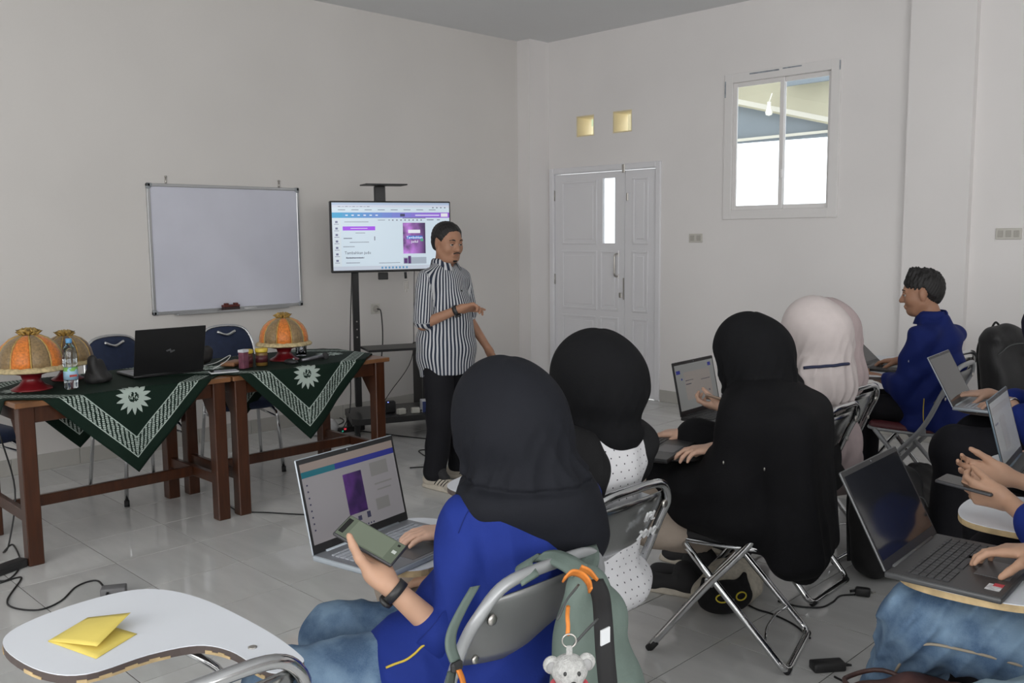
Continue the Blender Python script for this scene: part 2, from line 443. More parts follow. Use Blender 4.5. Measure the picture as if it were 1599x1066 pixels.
# ---- door
DW = mat('white_painted_door', (.80, .795, .82), .45, noise=(2, .02)); DWD = mat('door_rebate_grey', (.42, .42, .44), .6)
STEEL = mat('brushed_steel', (.52, .50, .47), .35, metal=1.0); BLK = mat('black_plastic', (.02, .02, .021), .45)
GLASS = mat('clear_glass', (.95, .98, 1.0), .02, trans=1.0, spec=.3)
door = thing('door_1', None, None, kind='structure')
a, b, c, d = DOOR; fw = .055
fr = MB(); yf = YB+.03
fr.box((a+fw/2, yf, d/2), (fw, .09, d), b=.006); fr.box((b-fw/2, yf, d/2), (fw, .09, d), b=.006); fr.box(((a+b)/2, yf, d-fw/2), (b-a-2*fw, .09, fw), b=.006)
fr.build('door_frame', DW, door)
split = -5.267; ly = YB+.032; lt = .04
def leaf(x0, x1, panels, hole=None):
    mb = MB(); z0, z1 = .003, d-fw-.006
    hs = [hole] if hole else []
    wall_with_holes(mb, x0, x1, hs, z1, lambda p, q, r, s: mb.box(((p+q)/2, ly, (max(r, z0)+s)/2), (q-p, lt, s-max(r, z0))))
    lf = mb.build('door_leaf', DW, door)
    for (pa, pb, pz0, pz1) in panels:
        fm = MB(); w_ = .022
        for (cx, cz, sx, sz) in (((pa+pb)/2, pz0, pb-pa+w_, w_), ((pa+pb)/2, pz1, pb-pa+w_, w_), (pa, (pz0+pz1)/2, w_, pz1-pz0), (pb, (pz0+pz1)/2, w_, pz1-pz0)):
            fm.box((cx, ly-lt/2-.004, cz), (sx, .012, sz), b=.004)
        fm.build('panel_moulding', DW, lf)
        MB().box(((pa+pb)/2, ly-lt/2-.002, (pz0+pz1)/2), (pb-pa-.075, .008, pz1-pz0-.075), b=.003).build('panel', DW, lf)
    return lf
gx0, gx1, gz0, gz1 = -5.532, -5.385, 1.42, 2.02
xa, xb = a+fw+.003, split-.0025
zz = [(.14, .72), (.80, 1.34), (1.42, 2.0)]
pl = [(xa+.10, gx0-.075, z0, z1) for z0, z1 in zz] + [(gx0-.015, xb-.075, zz[0][0], zz[0][1]), (gx0-.015, xb-.075, zz[1][0], zz[1][1])]
lfw = leaf(xa, xb, pl, (gx0, gx1, gz0, gz1))
lfn = leaf(split+.0025, b-fw-.003, [(split+.10, b-fw-.10, z0, z1) for z0, z1 in zz])
MB().box(((gx0+gx1)/2, ly, (gz0+gz1)/2), (gx1-gx0, .006, gz1-gz0)).build('glass_strip', GLASS, lfw)
hx = -5.345
hd = MB(); zt, zb = 1.32, 1.115
hd.tube(fillet([(hx, ly-lt/2, zt), (hx, ly-.075, zt), (hx, ly-.075, zb), (hx, ly-lt/2, zb)], .03), .009, 8)
hd.box((hx, ly-lt/2-.004, zt), (.026, .008, .05), b=.003); hd.box((hx, ly-lt/2-.004, zb), (.026, .008, .05), b=.003)
hd.build('pull_handle', STEEL, lfw)
MB().box((split-.045, ly-lt/2-.006, .94), (.03, .014, .05), b=.004).box((split-.01, ly-lt/2-.003, 1.0), (.012, .008, .2)).build('lock', STEEL, lfw)
for z in (.3, 1.07, 1.88): MB().tube([(a+fw, ly-lt/2-.006, z-.05), (a+fw, ly-lt/2-.006, z+.05)], .007, 8).build('hinge', STEEL, lfw)
MB().box((split+.03, ly-lt/2-.006, 1.84), (.02, .012, .07), b=.003).build('bolt', STEEL, lfn)
MB().box((split+.005, YB-.02, d-.045), (.03, .01, .075), b=.003).build('top_latch', STEEL, lfn)
# ---- window
WF = mat('white_aluminium_frame', (.82, .80, .79), .45); SMUDGE = mat('grey_filler_smear', (.33, .36, .40), .7, noise=(30, .3))
win = thing('window_1', None, None, kind='structure'); a, b, c, d = WIN
def ring(mb, a, b, c, d, w_, y0, y1):
    ym, dy = (y0+y1)/2, y1-y0
    mb.box((a+w_/2, ym, (c+d)/2), (w_, dy, d-c), b=.003); mb.box((b-w_/2, ym, (c+d)/2), (w_, dy, d-c), b=.003)
    mb.box(((a+b)/2, ym, c+w_/2), (b-a-2*w_, dy, w_), b=.003); mb.box(((a+b)/2, ym, d-w_/2), (b-a-2*w_, dy, w_), b=.003)
m1 = MB(); ring(m1, a-.02, b+.02, c-.02, d+.02, .075, YB-.018, YB+.06); m1.build('window_frame', WF, win)
xm = (a+b)/2+.012
for (p, q) in ((a+.055, xm+.018), (xm-.018, b-.055)):
    m2 = MB(); ring(m2, p, q, c+.055, d-.055, .035, YB+.0 if p < xm-.1 else YB+.022, YB+.02 if p < xm-.1 else YB+.045)
    s_ = m2.build('sash', WF, win)
    yy = YB+.01 if p < xm-.1 else YB+.033
    MB().box(((p+q)/2, yy, (c+d)/2), (q-p-.06, .005, d-c-.17)).build('pane', GLASS, s_)
MB().box((xm+.012, YB-.006, c+.33), (.022, .03, .07), b=.006).build('latch', WF, win)
for (sx, sz, w_, h_) in ((-3.86, d+.0, .26, .012), (-3.62, d+.005, .16, .010), (a-.012, d-.1, .012, .13), (b+.014, d-.03, .010, .07)):
    MB().box((sx, YB-.0185, sz), (w_, .003, h_), b=.001).build('filler_smear', SMUDGE, win)
# ---- outside, seen through the window, the vents and the door glass
EXT = mat('pale_yellow_soffit', (.46, .435, .32), .8, noise=(3, .05)); EXG = mat('blue_grey_roof_sheet', (.20, .235, .265), .7, noise=(5, .05))
GRN = mat('green_exterior_wall', (.30, .36, .22), .8)
EXB = mat('outside_concrete', (.55, .55, .52), .9)
o = MB().box((-2, 12, -.1), (24, 10, .1)).build('ground_outside', EXB); tag(o, kind='structure')
s1 = thing('porch_roof', 'cream eave with grey roof sheet outside the window', 'roof', (-4.2, YB+1.6, 2.9))
E_ = MB(); E_.box((0, 0, 0), (.0, .0, .0)) if False else None
def slab(pts, t, name, m_, parent):
    """thick quad from four world points"""
    P = [Vector(p) for p in pts]; n = (P[1]-P[0]).cross(P[3]-P[0]).normalized()*t
    o_ = MB().add(P+[p+n for p in P], [(3,2,1,0),(4,5,6,7),(0,1,5,4),(1,2,6,5),(2,3,7,6),(3,0,4,7)]).build(name, m_, parent)
    if parent: o_.matrix_parent_inverse = Matrix.Translation(-parent.location)
    return o_
YE = YB+1.9
def wp(x, y, Y=YE): return atY(x, y, Y)
slab([wp(1120, 227), wp(1330, 211), wp(1330, 40), wp(1120, 60)], .05, 'roof_sheet', EXG, s1)
slab([wp(1226, 136, YE-.35), wp(1330, 121, YE-.35), wp(1330, 50, YE-.35), wp(1226, 60, YE-.35)], .04, 'upper_sheet', EXG, s1)
slab([wp(1130, 158, YE-.10), wp(1330, 198, YE-.10), wp(1330, 112, YE-.25), wp(1130, 95, YE-.25)], .05, 'soffit_board', EXT, s1)
slab([wp(1130, 150, YE-.17), wp(1330, 190, YE-.17), wp(1330, 198, YE-.17), wp(1130, 158, YE-.17)], .03, 'fascia', mat('white_fascia', (.62, .60, .52), .6), s1)
slab([wp(1130, 219, YE-.1), wp(1330, 199, YE-.1), wp(1330, 203, YE-.1), wp(1130, 223, YE-.1)], .03, 'rail', mat('white_fascia', (.62, .60, .52), .6), s1)
bl = atY(1201, 172, YE-.3)
bm_ = MB(); bm_.lathe([(.001, -.055), (.03, -.045), (.036, -.02), (.022, .02), (.018, .05), (.018, .08)], 12); bm_.tube([(0, 0, .08), (.03, 0, .16)], .006, 6)
bo = bm_.build('hanging_bulb', mat('white_bulb_glass', (.9, .88, .8), .3)); bo.location = bl; tag(bo, 'small white bulb hanging under the eave outside the window', 'light bulb')
o = MB().box((-8.0, YB+2.2, 2.95), (1.8, .1, 1.1)).build('outside_wall', GRN); tag(o, kind='structure')
o = MB().box((-6.95, YB+1.3, 2.62), (1.6, .12, .14)).build('outside_beam', mat('cream_beam', (.50, .44, .27), .7)); tag(o, kind='structure')
o = MB().box((-5.95, YB+.9, 2.9), (.5, .3, 1.2)).build('outside_post', mat('cream_beam', (.50, .44, .27), .7)); tag(o, kind='structure')
# ---- switches and sockets
IVORY = mat('ivory_plastic', (.60, .58, .53), .4); IVD = mat('ivory_plastic_darker', (.45, .43, .39), .4)  # rockers and socket face in a darker ivory than the plates
def plate(name, label, cx, cz, w_, h_, wall, rockers, cat, group=None):
    t = thing(name, label, cat, (cx, YB, cz) if wall == 'b' else (XL, cx, cz), 0 if wall == 'b' else R(90), group)
    MB().box((0, -.006, 0), (w_, .012, h_), b=.003).build('plate', IVORY, t)
    for r_ in rockers: MB().box((r_, -.0135, 0), (w_/len(rockers)*.62, .005, h_*.6), b=.002).build('rocker', IVD, t)
    return t
plate('light_switch', 'double ivory switch plate beside the white door', -4.487, 1.463, .135, .075, 'b', (-.033, .033), 'switch')
plate('light_switch', 'ivory switch plate on the wall past the column at the right edge', -2.02, 1.48, .16, .075, 'b', (-.05, 0, .05), 'switch')
so = plate('wall_socket', 'ivory wall socket with a black plug below the screen', 4.705, .89, .085, .085, 'l', (), 'socket')
MB().lathe([(.03, 0), (.03, .004), (.02, .005)], 16, Matrix.Translation((0, -.012, 0)) @ Matrix.Rotation(R(90), 4, 'X')).build('socket_face', IVD, so)
# ---- whiteboard on the left wall
ALU = mat('grey_aluminium', (.55, .56, .57), .35, metal=.8); WBM = mat('whiteboard_enamel', (.66, .67, .76), .25, noise=(3, .035, 5), spec=.5)
GPL = mat('grey_plastic', (.30, .32, .34), .5)
wbd = thing('whiteboard', 'white board with aluminium frame hung on the left wall', 'whiteboard', (XL, 3.375, 1.425), R(0))
hw, hh = .605, .46
MB().box((.012, 0, 0), (.012, 2*hw-.02, 2*hh-.02)).build('writing_surface', WBM, wbd)
fr = MB(); fr.box((.014, 0, hh-.011), (.024, 2*hw-.07, .022), b=.003); fr.box((.014, 0, -hh+.011), (.024, 2*hw-.07, .022), b=.003)
fr.box((.014, hw-.011, 0), (.024, .022, 2*hh-.07), b=.003); fr.box((.014, -hw+.011, 0), (.024, .022, 2*hh-.07), b=.003)
fr.build('frame', ALU, wbd)
for sy in (-1, 1):
    for sz in (-1, 1):
        cn = MB(); cn.box((.015, sy*(hw-.018), sz*(hh-.012)), (.030, .04, .028), b=.006); cn.box((.015, sy*(hw-.012), sz*(hh-.018)), (.030, .028, .04), b=.006); cn.build('corner_cap', GPL, wbd)
MB().box((.045, 0, -hh-.004), (.06, .9, .008), b=.002).box((.074, 0, -hh+.002), (.004, .9, .012)).build('pen_tray', ALU, wbd)
for y in (-.46, .44):
    MB().tube([(.008, y, hh-.01), (.008, y, hh+.045)], .006, 6).tube([(.0, y, hh+.05), (.02, y, hh+.05)], .006, 8).build('hanger', STEEL, wbd)
ERS = mat('red_brown_eraser', (.12, .025, .02), .7, noise=(30, .2))
er = thing('board_eraser', 'red-brown eraser on the tray of the white board', 'eraser', (XL+.052, 3.345, 1.425-.458))
MB().box((0, 0, .013), (.045, .13, .026), b=.004).build('felt_pad', mat('dark_felt', (.05, .03, .03), .95), er)
MB().box((0, 0, .034), (.046, .13, .016), b=.004).box((0, -.035, .048), (.03, .03, .012), b=.003).box((0, .04, .048), (.03, .03, .012), b=.003).build('grip', ERS, er)
mk = MB().tube([(0, -.05, 0), (0, .05, 0)], .007, 8).build('board_marker', mat('white_marker_barrel', (.7, .7, .7), .4)); mk.location = (XL+.045, 3.51, .972); tag(mk, 'white marker pen lying on the board tray beside the eraser', 'marker')
# ================================================================== FURNITURE
CHROME = mat('chrome_tube', (.62, .63, .64), .14, metal=1.0)
GREYP = mat('grey_painted_tube', (.34, .35, .36), .38, metal=.35)
GREYPAN = mat('grey_painted_panel', (.22, .225, .225), .33, metal=.4)
CHPAN = mat('chrome_panel', (.42, .43, .43), .2, metal=1.0)
VINYL = mat('black_vinyl', (.018, .018, .02), .42)
VINYLR = mat('maroon_vinyl', (.10, .022, .026), .45)
RUBBER = mat('black_rubber', (.015, .015, .016), .7)
LAM = mat('white_laminate', (.69, .72, .77), .32, noise=(2, .015))
EDGE = mat('dark_brown_edge_band', (.085, .065, .06), .55); PLY = mat('raw_plywood_edge', (.50, .37, .20), .8, noise=(25, .25))
EDGEK = mat('black_edge_band', (.03, .028, .028), .5)
STENCIL = mat('white_stencil_paint', (.62, .63, .64), .6, noise=(60, .25))
# one writing tablet outline for every chair (chair frame: x forward, y left)
TAB = spline([(-.13, -.255), (-.10, -.272), (.05, -.285), (.28, -.275), (.42, -.235), (.478, -.16), (.475, -.02), (.43, .085), (.345, .118), (.20, .10), (.125, .045), (.12, -.07), (.09, -.155), (.02, -.188), (-.08, -.19), (-.125, -.20), (-.135, -.23), (-.13, -.255)], 5)[:-1]
def tablet_arm(t, edge, raw=False, z=.70, top=None):
    b_ = MB().prism(TAB, z-.018, z-.002, smooth=False).build('writing_tablet', edge, t)
    MB().prism(TAB, z-.002, z, smooth=False).build('laminate', top or LAM, b_)
    if raw:
        n = len(TAB); i_ = int(n*.13)
        for n_, L_ in enumerate((2, 2, 9, 3, 2, 8, 4, 3)):
            rm = MB()
            for i in range(i_, i_+L_):
                p, q = TAB[i % n], TAB[(i+1) % n]; d0 = .001 if n_ == 2 else (.009 if (i % 2) else .0115)
                nx, ny = (q.y-p.y), -(q.x-p.x); L = math.hypot(nx, ny) or 1; nx, ny = nx/L*.0015, ny/L*.0015
                vs = [(p.x+nx, p.y+ny, z-.0185), (q.x+nx, q.y+ny, z-.0185), (q.x+nx, q.y+ny, z-.002-d0), (p.x+nx, p.y+ny, z-.002-d0),
                      (p.x-nx, p.y-ny, z-.0185), (q.x-nx, q.y-ny, z-.0185), (q.x-nx, q.y-ny, z-.002-d0), (p.x-nx, p.y-ny, z-.002-d0)]
                rm.add(vs, [(0,1,2,3),(7,6,5,4),(3,2,6,7),(0,4,5,1),(1,5,6,2),(0,3,7,4)])
            rm.build('chipped_edge', PLY, b_); i_ += L_+4
    MB().lathe([(.009, 0), (.009, .0015), (.005, .002)], 10, Matrix.Translation((.0, -.225, z))).build('screw', STEEL, b_)
    return b_
def folding_chair(label, loc, rz, tube, panel, seat_m, tablet=None, text=None, group=None, raw=False, w2=.205, top=None):
    """rz turns the chair's forward axis (+x) in the room"""
    t = thing('folding_chair', label, 'chair', loc, rz, group)
    r = .013
    half = lambda s: [(.255, s*w2, .014), (.06, s*w2, .265), (-.11, s*w2, .47), (-.20, s*w2, .66), (-.238, s*(w2-.015), .735), (-.255, s*(w2-.075), .79)]
    path = half(1) + [(-.262, 0, .80)] + half(-1)[::-1]
    MB().tube(spline(path, 6), r, 10).build('back_frame', tube, t)
    # curved sheet-metal back
    P = []
    for i in range(17):
        y = -1+2*i/16; row = []
        for j in range(9):
            q = j/8; z = .585+.185*q; zt = z - (.012*(y*y) if q > .9 else 0) + .018*(1-q)*(y*y)
            x = -.165-.085*(z-.585)/.185*.95 - .030*(1-y*y) + .006
            if q in (0, 1): x += .004
            row.append((x, y*(w2-.012-.028*max(0, (q-.75)/.25)), zt))
        P.append(row)
    pb = MB().grid(P).build('back_panel', panel, t)
    sm = pb.modifiers.new('sheet', 'SOLIDIFY'); sm.thickness = .004; sm.offset = 0
    for s in (-1, 1):
        MB().lathe([(.013, 0), (.012, .005), (.006, .007)], 12, Matrix.Translation((-.245, s*(w2-.042), .722)) @ Matrix.Rotation(R(-90), 4, 'Y')).build('screw', STEEL, pb)
        MB().lathe([(.010, 0), (.009, .005), (.005, .006)], 12, Matrix.Translation((-.205, s*(w2-.03), .628)) @ Matrix.Rotation(R(-90), 4, 'Y')).build('screw', STEEL, pb)
    if text:
        for i, ln in enumerate(text):
            # lettering painted on the rear face, read from behind
            Mx = Matrix.Translation((-.236-.012*(1-i), -.085, .69-.052*i)) @ Matrix(((0, 0, -1, 0), (-1, 0, 0, 0), (0, 1, 0, 0), (0, 0, 0, 1)))
            Mx = Mx @ Matrix.Rotation(R(24), 4, 'X')
            text_mesh(ln, .046, 'stencil_lettering', STENCIL, pb, Mx @ Matrix.Diagonal((.9, 1, 1, 1)), 'CENTER', .0025)
    # rear legs: one bent tube with its floor bar
    lw = w2-.022
    MB().tube(fillet([(.15, lw, .425), (.03, lw, .29), (-.17, lw, .075), (-.225, lw, .013), (-.225, -lw, .013), (-.17, -lw, .075), (.03, -lw, .29), (.15, -lw, .425)], .05), r, 10).build('rear_leg_frame', tube, t)
    for s in (-1, 1):
        MB().tube([(.236, s*w2, .034), (.262, s*w2, .002)], .0145, 10).build('foot_cap', RUBBER, t)
        MB().tube([(-.225, s*lw*.96, .013), (-.225, s*lw*.74, .013)], .0128, 10).build('foot_cap', RUBBER, t)
        MB().box((.045, s*(w2-.011), .285), (.03, .006, .03), b=.004).build('pivot_plate', tube, t); MB().box((-.085, s*(w2-.014), .445), (.075, .005, .032), b=.004).build('bracket', tube, t)
    MB().tube([(.195, w2, .09), (.195, -w2, .09)], .006, 8).build('stretcher', tube, t)
    MB().tube(fillet([(-.15, lw, .097), (-.13, lw*.4, .11), (-.13, -lw*.4, .11), (-.15, -lw, .097)], .03), .005, 8).build('stretcher', tube, t)
    # seat: ring frame and cushion
    out = []
    for i in range(28):
        a = 2*math.pi*i/28; c_, s_ = math.cos(a), math.sin(a); e = .42
        out.append((.012+.195*math.copysign(abs(c_)**e, c_), (.185-.018*(c_ < 0)*abs(c_))*math.copysign(abs(s_)**e, s_)))
    MB().tube([(p[0], p[1], .425) for p in out], .009, 8, closed=True).build('seat_frame', tube, t)
    prof = [(.0, .424), (.95, .424), (1.0, .432), (1.0, .446), (.95, .458), (.7, .464), (.0, .466)]
    mb = MB(); n = len(out); rows = [[(.012+(p[0]-.012)*k_, p[1]*k_, z) for (k_, z) in prof] for p in out]
    mb.grid(rows, True, closed_u=True); mb.build('seat', seat_m, t)
    if tablet:
        MB().tube(fillet([(-.10, -w2-.012, .46), (-.06, -w2-.035, .60), (-.02, -w2-.035, .672), (.30, -w2-.035, .672)], .04), .010, 8).build('tablet_support', tube, t)
        MB().tube(fillet([(.09, -w2-.012, .42), (.13, -w2-.03, .60), (.20, -.15, .672)], .04), .009, 8).build('tablet_support', tube, t)
        tablet_arm(t, tablet, raw, top=top)
    return t
PI = math.pi
ROW1 = 'folding chairs of the front audience row'; ROW2 = 'folding chairs of the second audience row'
ch0 = folding_chair('empty chrome folding chair with white writing tablet at the bottom left', (-1.586, .63, 0), PI, CHROME, CHPAN, VINYL, EDGE, None, ROW1, True)
ch1 = folding_chair('grey folding chair under the woman holding a phone, green backpack on it', (-1.55, 1.40, 0), PI, GREYP, GREYPAN, VINYL, PLY, ('IPL', '2010'), ROW1)
ch2 = folding_chair('chrome folding chair with stencilled back under the woman in dotted white top', (-1.775, 1.985, 0), PI, CHROME, CHPAN, VINYL, EDGE, ('IPL', '2010'), ROW1)
ch3 = folding_chair('chrome folding chair under the woman in a long black robe', (-1.72, 2.87, 0), PI+R(16), CHROME, CHPAN, VINYL, EDGEK, None, ROW1, top=EDGEK)
ch4 = folding_chair('chrome folding chair under the woman in a white headscarf', (-1.905, 3.53, 0), PI+R(3), CHROME, CHPAN, VINYL, PLY, None, ROW1)
ch5 = folding_chair('chrome folding chair under the person in pale pink', (-2.05, 4.05, 0), PI, CHROME, CHPAN, VINYL, EDGE, None, ROW1)
ch6 = folding_chair('grey folding chair with maroon seat under the man in blue shirt', (-1.97, 5.11, 0), PI+R(4), GREYP, GREYPAN, VINYLR, EDGE, None, ROW1)
ch7 = folding_chair('empty chrome folding chair behind the man in blue shirt', (-2.14, 5.60, 0), PI+R(-5), CHROME, CHPAN, VINYLR, EDGE, None, ROW1)
ch8 = folding_chair('chrome folding chair by the column with a black backpack leaning on it', (-1.70, 6.10, 0), PI+R(52), CHROME, GREYPAN, VINYL, None, None, ROW1)
ch9 = folding_chair('grey folding chair under the person in jeans at the bottom right', (-.40, 2.20, 0), PI, GREYP, GREYPAN, VINYL, PLY, None, ROW2)
ch10 = folding_chair('grey folding chair under the person holding a phone over a white tablet', (-.45, 2.745, 0), PI, GREYP, GREYPAN, VINYL, PLY, None, ROW2)
ch11 = folding_chair('chrome folding chair at the right edge behind a blue-edged laptop', (-.58, 3.36, 0), PI, CHROME, CHPAN, VINYL, EDGE, None, ROW2)
ch12 = folding_chair('chrome folding chair at the right edge behind an open silver laptop', (-1.05, 4.48, 0), PI+R(6), CHROME, CHPAN, VINYLR, EDGE, None, ROW2)

# ---- two wooden tables
WOOD = mat('red_brown_varnished_wood', (.13, .040, .016), .32, spec=.5)
k = NT(WOOD); v = k.coord(); mp = k.nt.nodes.new('ShaderNodeMapping'); mp.inputs['Scale'].default_value = (14, 14, 1.6); k.nt.links.new(v, mp.inputs[0])
f1 = k.noise(mp.outputs[0], 3, 6); k.out(k.mix(f1, (.020, .006, .003, 1), (.095, .031, .012, 1)))
WOODL = mat('light_varnished_wood', (.19, .085, .035), .35, noise=(9, .3))
TZ = .77
def table(label, y0, y1):
    x0, x1 = -5.17, -4.45
    t = thing('wooden_table', label, 'table', ((x0+x1)/2, (y0+y1)/2, 0), 0, 'wooden speaker tables'); hx, hy = (x1-x0)/2, (y1-y0)/2
    for i in range(4):
        w_ = 2*hx/4; MB().box((-hx+w_*(i+.5), 0, TZ-.0125), (w_-.002, 2*hy, .025), b=.003).build('top_plank', WOODL if i == 3 else WOOD, t)
    lx, ly_ = hx-.06, hy-.055; L = .068
    for sx in (-1, 1):
        for sy in (-1, 1):
            lg = MB(); lg.box((sx*lx, sy*ly_, (TZ-.025)/2), (L, L, TZ-.025), b=.004); lg.build('leg', WOOD, t)
            # triangular corner brace under the end apron
            MB().prism([(0, 0), (.13, 0), (0, -.16)], -.012, .012, Matrix.Translation((sx*(lx-L/2), sy*ly_, TZ-.105)) @ Matrix.Rotation(R(90), 4, 'X') @ Matrix.Diagonal((-sx, 1, 1, 1))).build('brace', WOOD, t)
    for sx in (-1, 1): MB().box((sx*lx, 0, TZ-.065), (.028, 2*ly_-L, .08), b=.003).build('apron', WOOD, t)
    for sy in (-1, 1):
        MB().box((0, sy*ly_, TZ-.065), (2*lx-L, .028, .08), b=.003).build('apron', WOOD, t)
        MB().box((0, sy*ly_, .215), (2*lx-L, .03, .055), b=.003).build('stretcher', WOOD, t)
    MB().box((0, 0, .215), (.03, 2*ly_-.03, .055), b=.003).build('stretcher', WOOD, t)
    return t
T1 = table('wooden table at the left edge with laptop and water bottle', 1.29, 2.342)
T2 = table('wooden table nearer the screen, beside the first table', 2.356, 3.392)
# ---- batik table cloths laid cornerwise
CLOTH = mat('green_batik_cloth', (.005, .022, .013), .75, spec=.2)
k = NT(CLOTH); u = k.uv('cloth'); su = k.sep(u); ax_ = k.m('ABSOLUTE', su[0]); ay_ = k.m('ABSOLUTE', su[1])
q2 = math.sqrt(.5); Ld = k.m('MULTIPLY', k.m('ADD', ax_, ay_), q2); Td = k.m('MULTIPLY', k.m('SUBTRACT', ax_, ay_), q2)
inb = k.m('MULTIPLY', k.m('GREATER_THAN', Ld, .421), k.m('LESS_THAN', Ld, .494))
wv = k.noise(u, 55, 1)
ph = k.m('MULTIPLY', k.m('ADD', k.m('SUBTRACT', Ld, k.m('MULTIPLY', Td, .80)), k.m('MULTIPLY', wv, .014)), 2*math.pi/.024)
st_ = k.m('GREATER_THAN', k.m('SINE', ph), -.25)
ph2 = k.m('MULTIPLY', k.m('ADD', Td, k.m('MULTIPLY', Ld, 1.6)), 2*math.pi/.017); fine = k.m('GREATER_THAN', k.m('SINE', k.m('ADD', ph2, k.m('MULTIPLY', wv, 6.0))), -.55)
pat = k.m('MULTIPLY', st_, fine)
bord = k.m('MAXIMUM', k.m('LESS_THAN', k.m('ABSOLUTE', k.m('SUBTRACT', Ld, .4225)), .0022), k.m('LESS_THAN', k.m('ABSOLUTE', k.m('SUBTRACT', Ld, .4925)), .0022))
band = k.m('MAXIMUM', k.m('MULTIPLY', inb, pat), bord)
A_ = k.m('MAXIMUM', ax_, ay_); B_ = k.m('MINIMUM', ax_, ay_); da = k.m('SUBTRACT', A_, .40); rr = k.m('SQRT', k.m('ADD', k.m('MULTIPLY', da, da), k.m('MULTIPLY', B_, B_)))
ang = k.m('ARCTAN2', B_, da); tri = k.m('PINGPONG', k.m('MULTIPLY', ang, 14/(2*math.pi)), .5)
star = k.m('LESS_THAN', rr, k.m('SUBTRACT', .088, k.m('MULTIPLY', tri, .072)))
disc = k.m('LESS_THAN', rr, .026); scr = k.m('GREATER_THAN', k.noise(u, 95, 2), .53)
emb = k.m('ADD', k.m('MULTIPLY', star, k.m('SUBTRACT', 1.0, disc)), k.m('MULTIPLY', disc, scr))
ink = k.m('MINIMUM', k.m('ADD', band, emb), 1.0)
weave = k.noise(u, 260, 2)
k.out(k.mix(ink, k.mix(weave, (.0025, .010, .006, 1), (.005, .019, .0115, 1)), k.mix(weave, (.34, .42, .38, 1), (.46, .52, .48, 1))))
def cloth(label, cy, y0, y1, zoff, hang_lo, hang_hi, seed):
    cx, x0, x1, D = -4.81, -5.17, -4.45, .772; a_ = D*q2; N = 84; rnd = random.Random(seed); p1, p2 = rnd.random()*6, rnd.random()*6
    vs = []; uv = []; fs = []; z0 = TZ+.0035+zoff; e = .007
    for i in range(N+1):
        for j in range(N+1):
            s_ = -a_+2*a_*i/N; t_ = -a_+2*a_*j/N; dx = (s_+t_)*q2; dy = (s_-t_)*q2; X, Y, Z = cx+dx, cy+dy, z0
            def fold(over, lat):
                # hanging length and a soft wave that grows towards the tip
                w_ = .010*math.sin(lat*9+p1)*min(1, over/.25)+.006*math.sin(lat*23+p2)*min(1, over/.2); return w_
            if X > x1: o_ = X-x1; X = x1+e+zoff+max(-.004, fold(o_, dy))+.02*o_; Z = z0-o_
            elif X < x0: o_ = x0-X; X = x0-e-zoff-max(-.004, fold(o_, dy))-.02*o_; Z = z0-o_
            if hang_lo and Y < y0: o_ = y0-Y; Y = y0-e-max(-.004, fold(o_, dx)); Z = min(Z, z0-o_)
            if hang_hi and Y > y1: o_ = Y-y1; Y = y1+e+max(-.004, fold(o_, dx)); Z = min(Z, z0-o_)
            vs.append((X, Y, Z + (.0012*math.sin(dx*14+p2)*math.sin(dy*11+p1)+.0012 if Z == z0 else 0))); uv.append((dx, dy))
    for i in range(N):
        for j in range(N): q = i*(N+1)+j; fs.append((q, q+1, q+N+2, q+N+1))
    me = bpy.data.meshes.new('tablecloth'); me.from_pydata(vs, [], fs); me.materials.append(CLOTH)
    me.polygons.foreach_set('use_smooth', [True]*len(fs)); ul = me.uv_layers.new(name='cloth')
    for lp in me.loops: ul.data[lp.index].uv = uv[lp.vertex_index]
    o_ = link('tablecloth', me); sm = o_.modifiers.new('thickness', 'SOLIDIFY'); sm.thickness = .0016; sm.offset = 0
    return tag(o_, label, 'tablecloth', 'green batik tablecloths')
cloth('green batik cloth with sun emblem under the laptop and bottle', 1.82, 1.29, 9, 0, True, False, 3)
cloth('green batik cloth with sun emblem on the table nearer the screen', 2.80, 0, 3.392, .004, False, True, 8)

